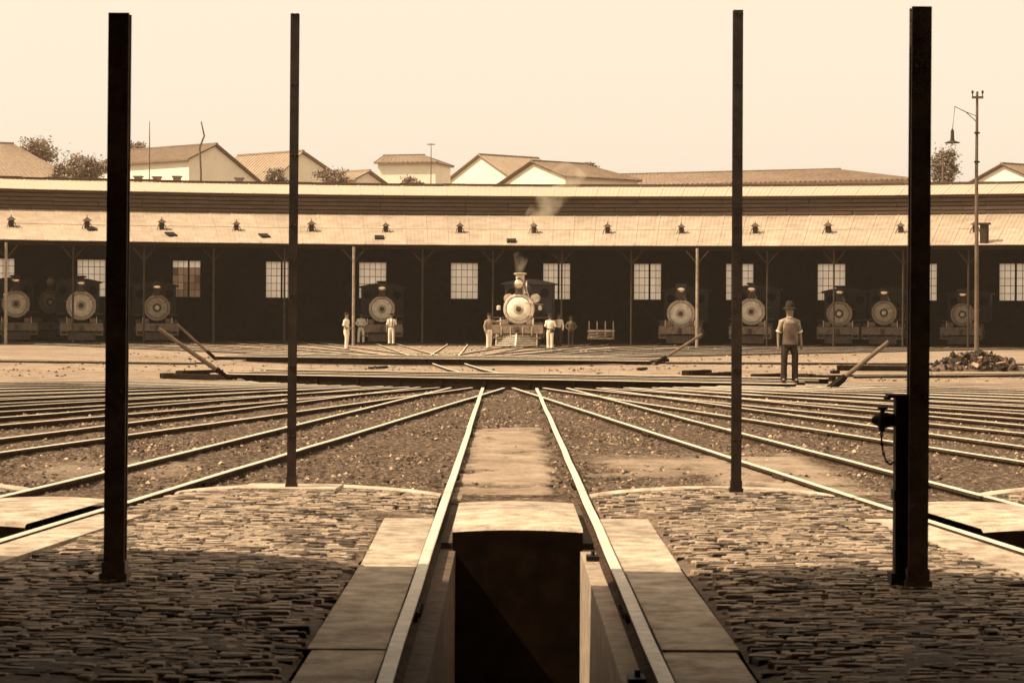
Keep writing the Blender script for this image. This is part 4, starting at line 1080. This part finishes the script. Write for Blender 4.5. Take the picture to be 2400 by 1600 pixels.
o = b.build("cloth", M_hat); o.location = (p.x + .09, p.y - .22, .95); tag(o, "dark cloth in the hand of the man right of the central locomotive", "cloth")

# ================================================================== SCRAP HEAP
p = G(2290, 868); root = empty("scrap_heap", p); tag(root, "heap of broken scrap and rubble at the foot of the telegraph pole", "scrap heap")
hp = random.Random(21)
def heap_h(x, y): return max(0, .46 * (1 - abs(x / 1.5) ** 2.2) * (1 - min(1, abs(y / .9)) ** 2)) if abs(x) < 1.5 else 0
b = MB(); vs = []; fs = []; n1, n2 = 26, 12
for i in range(n1):
    for j in range(n2):
        x = -1.7 + 3.4 * i / (n1 - 1); y = -1 + 2 * j / (n2 - 1); vs.append((x, y, heap_h(x, y) * .85 + hp.uniform(-.03, .02) - .02))
b.add(vs, [(i * n2 + j, (i + 1) * n2 + j, (i + 1) * n2 + j + 1, i * n2 + j + 1) for i in range(n1 - 1) for j in range(n2 - 1)]); b.build("mound", M_earth, root, fixn=False)
for i in range(190):
    x = hp.gauss(0, .62); y = hp.uniform(-.85, .5); x = max(-1.55, min(1.55, x)); w_ = hp.uniform(.05, .17); l_ = w_ * hp.uniform(.9, 2.4)
    g_ = MB(); M = Matrix.Rotation(hp.uniform(-1, 1), 3, 'X') @ Matrix.Rotation(hp.uniform(-1, 1), 3, 'Y') @ Matrix.Rotation(hp.uniform(0, 6.3), 3, 'Z')
    g_.box((0, 0, 0), (l_, w_, w_ * hp.uniform(.25, .8)), M=M); g_.v = [tuple(Vector(v) * hp.uniform(.75, 1.2)) for v in g_.v]
    o = g_.build("scrap_piece", M_scrap, root); o.location = (x, y, heap_h(x, y) + .0)
    t = hp.choice((.25, .4, .5, .7, 1, 1.6, 5.0)); tones(o.data, [t] * len(o.data.polygons))

# ================================================================== TELEGRAPH POLE WITH LAMP
p = W(2289, 800, 64.0); root = empty("telegraph_pole", (p.x, p.y, 0)); tag(root, "tall thin telegraph pole with crossarm and hanging lamp at the right", "telegraph pole")
zt = W(2288, 215, 64).z
MB().tube([(0, 0, -.2), (-.01, 0, 3), (-.03, 0, 6), (-.02, 0, zt)], [.07, .06, .05, .035], 10).build("pole", M_pole, root, smooth=True)
za = W(2288, 229, 64).z
ca = MB(); ca.box((-.02, -.05, za), (.34, .06, .07)); ca = ca.build("crossarm", M_pole, root)
for x in (-.17, .13): MB().lathe([(.015, 0), (.015, .08), (.035, .1), (.03, .17), (.0, .18)], (x, -.05, za + .03), 'Z', 8).build("insulator", M_iron, ca)
for zz in (W(2288, 312, 64).z, W(2288, 380, 64).z): MB().box((-.03, -.05, zz), (.16, .05, .05)).build("bracket", M_iron, root)
lp = W(2232, 334, 64) - Vector((p.x, p.y, 0)); l0 = W(2238, 250, 64) - Vector((p.x, p.y, 0)); l1 = W(2288, 285, 64) - Vector((p.x, p.y, 0))
arm = MB().tube([l1, (l1 + l0) / 2 + Vector((0, 0, .07)), l0, Vector((lp.x, 0, lp.z + .35))], .012, 6).tube([W(2288, 272, 64) - Vector((p.x, p.y, 0)), W(2262, 262, 64) - Vector((p.x, p.y, 0)), l0], .010, 6).build("lamp_arm", M_iron, root)
lmp = MB().lathe([(.025, .40), (.05, .34), (.055, .12), (.075, .05), (.22, .0), (.23, -.02), (.21, -.02), (.06, .03)], (lp.x, 0, lp.z), 'Z', 24, cap=False).build("lamp_shade", M_vent, root, smooth=True)
MB().lathe([(.0, -.10), (.04, -.07), (.05, -.02), (.03, .03)], (lp.x, 0, lp.z), 'Z', 12, cap=False).build("bulb", M_brass, lmp, smooth=True)

# ================================================================== TOWN BEHIND
def house(label, apex, Y, turn, L, wl, wr, eave_l, eave_r, zr, m=1, hip=0.0, tile=None, group="houses on the rise behind the shed", wins=0, zbase=8.8):
    """gable end at the apex; ridge runs from it; turn: angle of the ridge away from the picture plane (towards the back);
    m=-1: ridge runs to the left of the apex, +1 to the right; wl: half width on the near side, wr: on the far side"""
    a = W(apex, 400, Y); root = empty("house", (a.x, a.y, zbase)); tag(root, label, "house", group)
    u = Vector((m * math.cos(turn), math.sin(turn), 0)); w = Vector((m * math.sin(turn), -math.cos(turn), 0))      # w points to the near side
    zl, zr_, ze = eave_l - zbase, eave_r - zbase, zr - zbase
    def P(s, t, z): v = u * s + w * t; return Vector((v.x, v.y, z))
    b = MB()
    g0 = [P(0, wl, -1), P(0, -wr, -1), P(0, -wr, zr_ - .03), P(0, 0, ze - .05), P(0, wl, zl - .03)]
    g1 = [p_ + u * L for p_ in g0]
    if hip: g1[3] = P(L, 0, min(zl, zr_) - .03)
    b.add(g0 + g1, [(0, 1, 2, 3, 4), (5, 6, 7, 8, 9), (0, 4, 9, 5), (1, 2, 7, 6), (0, 1, 6, 5)]); b.build("wall", M_white, root)
    t_ = tile or M_tile
    ov = .35; th = Vector((0, 0, .14)); Lr = L - hip
    for (t, z, nm) in ((wl, zl, 0), (-wr, zr_, 1)):
        k = (abs(t) + ov) / abs(t); e0 = P(-.25, t * k, ze + (z - ze) * k); e1 = P(L + .25, t * k, ze + (z - ze) * k); r0 = P(-.25, 0, ze); r1 = P(Lr + (.25 if not hip else 0), 0, ze)
        b = MB(); q_ = [e0, e1, r1, r0]; b.add(q_ + [x + th for x in q_], [(0, 1, 2, 3), (4, 5, 6, 7), (0, 1, 5, 4), (1, 2, 6, 5), (2, 3, 7, 6), (3, 0, 4, 7)])
        rf = b.build("roof_slope", t_, root)
        n = int(L / .42); c = MB()                                      # tile courses as raised ribs
        for i in range(n + 1):
            f = i / n; p0 = e0.lerp(e1, f) + th; p1 = r0.lerp(r1, f) + th
            if hip and f > Lr / L and False: continue
            c.bar(p0, p1, .16, .08)
        o = c.build("tile_rows", t_, rf); tag(o, kind="stuff")
    if hip:
        e0 = P(L + .25, wl * 1.06, zl - .12); e1 = P(L + .25, -wr * 1.06, zr_ - .12); r1 = P(Lr, 0, ze)
        MB().add([e0, e1, r1, e0 + th, e1 + th, r1 + th], [(0, 1, 2), (3, 4, 5), (0, 1, 4, 3), (1, 2, 5, 4), (2, 0, 3, 5)]).build("roof_hip", t_, root)
    MB().bar(P(-.27, 0, ze + .18), P(Lr + .2, 0, ze + .18), .3, .14).build("ridge", t_, root)
    for i in range(wins):
        s = L * (.12 + .16 * i); wd = MB(); wd.bar(P(s, wl + .02, zl - 2.35), P(s + .9, wl + .02, zl - 2.35), .08, .9).build("window", M_lococ, root); MB().bar(P(s - .1, wl + .08, zl - 1.85), P(s + 1.0, wl + .08, zl - 1.85), .14, .1).build("lintel", M_tile2, root)
    return root
def zz(px, py, Y): return W(px, py, Y).z
Yh = 182.0
house("white house with tiled roof, gable to the right, beside the thick left post", 503, Yh, R(40), 11.5, 2.9, 5.4, zz(465, 377, Yh), zz(600, 426, Yh), zz(503, 342, Yh), m=-1, wins=0)
house("pale gabled house behind the thin left post", 706, Yh + 12, R(42), 8.5, 3.2, 5.4, zz(655, 402, Yh), zz(805, 408, Yh + 5), zz(706, 358, Yh + 12), m=-1, tile=M_tile2)
house("small low gabled house amid shrubs left of the hip roofed one", 862, Yh - 2, R(40), 3.6, 1.4, 1.9, zz(835, 424, Yh), zz(890, 432, Yh), zz(862, 408, Yh), m=-1, tile=M_tile2)
house("hip roofed white house with small chimney behind the middle of the shed", 905, Yh + 20, R(-14), 5.6, 2.6, 2.6, zz(960, 384, Yh + 18), zz(960, 384, Yh + 18), zz(950, 369, Yh + 20), m=1, hip=2.0)
house("faint pale gabled house left of the middle gable", 1126, Yh + 26, R(38), 7.0, 5.2, 5.8, zz(1190, 420, Yh + 22), zz(1030, 428, Yh + 28), zz(1126, 366, Yh + 26), m=1, tile=M_tile2)
house("white gabled house with tiled roof right of the middle, nearest behind the ridge", 1250, Yh - 4, R(36), 7.6, 4.4, 5.2, zz(1322, 413, Yh - 8), zz(1160, 440, Yh), zz(1250, 382, Yh - 4), m=1, hip=2.4)
house("long low building with a tiled hip roof at the right", 1425, Yh + 8, R(-24), 28.5, 3.4, 3.4, zz(1700, 427, Yh - 2), zz(1700, 427, Yh - 2), zz(1700, 397, Yh - 2), m=1, hip=7.5)
house("white gabled house at the right edge behind the telegraph pole", 2352, Yh - 4, R(35), 8.0, 3.6, 3.6, zz(2415, 424, Yh - 6), zz(2290, 426, Yh - 4), zz(2352, 388, Yh - 4), m=1)
house("broad tiled roof at the far left edge below the trees", -60, Yh + 6, R(20), 8.2, 4.0, 4.0, zz(60, 410, Yh), zz(60, 410, Yh), zz(-20, 338, Yh + 6), m=1, hip=5.0, tile=M_tile2)
# chimneys along the first house's foot seen over the ridge
for i, (px, py) in enumerate(((324, 419), (368, 420), (415, 419), (561, 423), (1322, 442), (1356, 443))):
    q_ = W(px, py + 8, 150.0); r_ = empty("chimney_stack", (q_.x, q_.y, 0)); H = W(px, py - 3, 150).z
    tag(r_, f"low square flue standing behind the shed ridge, {ORD[i]} from the left", "flue", "flues behind the shed ridge")
    MB().box((0, 0, H / 2), (.5, .5, H)).build("stack", M_tile2, r_); MB().box((0, 0, H + .05), (.66, .66, .1)).build("cap_slab", M_tile, r_)

def tree(label, px, py, Y, wpx, hpx, n=1500, zb=None, seed=0, leaf=.12, kind="tree"):
    n = int(n * 1.7); rr = np.random.default_rng(seed + 100); c = W(px, py, Y); rx = wpx * Y / FPX / 2; rz = hpx * Y / FPX / 2
    zb = 9.0 if zb is None else zb
    root = empty("tree" if kind == "tree" else "shrub", (c.x, c.y, zb)); tag(root, label, kind, "trees and shrubs behind the shed")
    cz = c.z - zb
    b = MB(); b.tube([(0, 0, -.5), (.05, 0, cz * .5), (0, .1, cz)], [.16, .12, .06], 8)
    for k in range(6):
        t = k * 1.05 + rr.random(); b.tube([(0, 0, cz * .55 + .1 * k * rz * .3), (math.cos(t) * rx * .5, math.sin(t) * rx * .4, cz + rz * .3 * math.sin(k * 2.1))], [.07, .02], 6)
    b.build("trunk", M_bark, root, smooth=True)
    nc = 16; cl = rr.normal(size=(nc, 3)); cl /= np.linalg.norm(cl, axis=1)[:, None]; cl *= (rr.random((nc, 1)) ** .5) * .78; 
    ci = rr.integers(0, nc, n); P = cl[ci] + rr.normal(size=(n, 3)) * .17 * (0.6 + .8 * rr.random((n, 1)))
    P = P * np.array([rx, rx * .8, rz]) + np.array([0, 0, cz])
    a1 = rr.normal(size=(n, 3)); a1 /= np.linalg.norm(a1, axis=1)[:, None]; a2 = np.cross(a1, rr.normal(size=(n, 3))); a2 /= np.linalg.norm(a2, axis=1)[:, None]
    s = leaf * (.6 + .8 * rr.random((n, 1)))
    V = np.stack([P - a1 * s, P + a2 * s * .5, P + a1 * s, P - a2 * s * .5], 1).reshape(-1, 3); F_ = np.arange(n * 4).reshape(-1, 4)
    me = bpy.data.meshes.new("crown"); me.from_pydata(V.tolist(), [], F_.tolist()); me.materials.append(M_leaf); link("crown", me, root)
tree("broad tree at the far left above the tiled roof", 75, 362, Yh + 14, 150, 80, 2600, seed=1)
tree("bushy tree between the far left roof and the thick left post", 200, 392, Yh - 4, 130, 80, 2400, seed=2)
tree("low bush left of the bushy tree beside the thick left post", 140, 408, Yh - 8, 70, 50, 900, seed=3)
tree("small tree behind the ridge of the white house at the left", 318, 352, Yh + 18, 70, 44, 900, seed=4)
tree("pale shrub in front of the house behind the thin left post", 650, 412, Yh - 6, 60, 44, 700, seed=5, kind="shrub")
tree("shrub between the pale gabled house and the small low house", 785, 418, Yh - 6, 100, 50, 1000, seed=6, kind="shrub")
tree("low shrub under the hip roofed house", 960, 428, Yh - 6, 70, 34, 600, seed=7, kind="shrub")
tree("round leafy tree at the right between the thick post and the telegraph pole", 2212, 392, Yh - 12, 84, 116, 2600, seed=8)
tree("wispy tree top rising behind the roof right of the middle", 1382, 392, Yh + 14, 44, 22, 260, seed=9)

def mast(label, px, y0, y1, Y, w, bend=0, bar=False):
    a, c = W(px, y0, Y), W(px, y1, Y); r_ = empty("mast", (a.x, a.y, 8.8)); tag(r_, label, "mast", "masts behind the shed")
    H = c.z - 8.8
    MB().tube([(0, 0, -.5), (bend * .1, 0, H * .5), (-bend * .3, 0, H * .75), (bend, 0, H * .86), (bend * .1, 0, H)], [w, w * .9, w * .85, w * .8, w * .5], 8).build("pole", M_pole, r_, smooth=True)
    if bar: MB().box((0, 0, H - .1), (.7, .08, .08)).build("crossbar", M_pole, r_)
mast("thin straight mast before the white house at the left", 350, 430, 285, 170, .05)
mast("crooked branch pole before the gable of the white house at the left", 470, 430, 285, 172, .09, .28)
mast("faint mast with a short crossbar behind the middle of the shed", 1010, 430, 336, 190, .05, 0, True)
mast("pale bare trunk before the round tree at the right", 2210, 440, 372, 166, .10)

# ================================================================== SMOKE AND AIR
sm = MB(); q_ = [W(1216, 642, 105.1), W(1222, 600, 105.0), W(1234, 555, 104.6), W(1258, 510, 104.2), W(1292, 470, 103.8), W(1325, 425, 103.4), W(1350, 390, 103.2)]
sm.tube(q_, [.18, .40, .52, .62, .72, .85, .7], 16)
m = bpy.data.materials.new("thin_smoke"); m.use_nodes = True; nt = m.node_tree; nt.nodes.clear()
out = nt.nodes.new("ShaderNodeOutputMaterial"); pv = nt.nodes.new("ShaderNodeVolumePrincipled"); pv.inputs["Color"].default_value = sep(.85)
tc = nt.nodes.new("ShaderNodeTexCoord"); no = nt.nodes.new("ShaderNodeTexNoise"); no.inputs["Scale"].default_value = 1.3; no.inputs["Detail"].default_value = 4
mr = nt.nodes.new("ShaderNodeMapRange"); mr.inputs[1].default_value = .46; mr.inputs[2].default_value = .72; mr.inputs[3].default_value = 0; mr.inputs[4].default_value = .75
nt.links.new(tc.outputs["Object"], no.inputs["Vector"]); nt.links.new(no.outputs[0], mr.inputs[0]); nt.links.new(mr.outputs[0], pv.inputs["Density"]); nt.links.new(pv.outputs[0], out.inputs["Volume"])
o = sm.build("smoke", m); tag(o, "thin smoke rising from the central locomotive's chimney", "smoke", kind="stuff")

hz = MB(); hz.box((0, 180, 9.0), (1260, 560, 24.0))
m = bpy.data.materials.new("air_haze"); m.use_nodes = True; nt = m.node_tree; nt.nodes.clear()
out = nt.nodes.new("ShaderNodeOutputMaterial"); pv = nt.nodes.new("ShaderNodeVolumePrincipled"); pv.inputs["Color"].default_value = (1, .84, .66, 1); pv.inputs["Density"].default_value = 0.00020; pv.inputs["Anisotropy"].default_value = 0.1
nt.links.new(pv.outputs[0], out.inputs["Volume"])
o = hz.build("haze", m); tag(o, "warm dusty haze over the yard", "haze", kind="stuff")
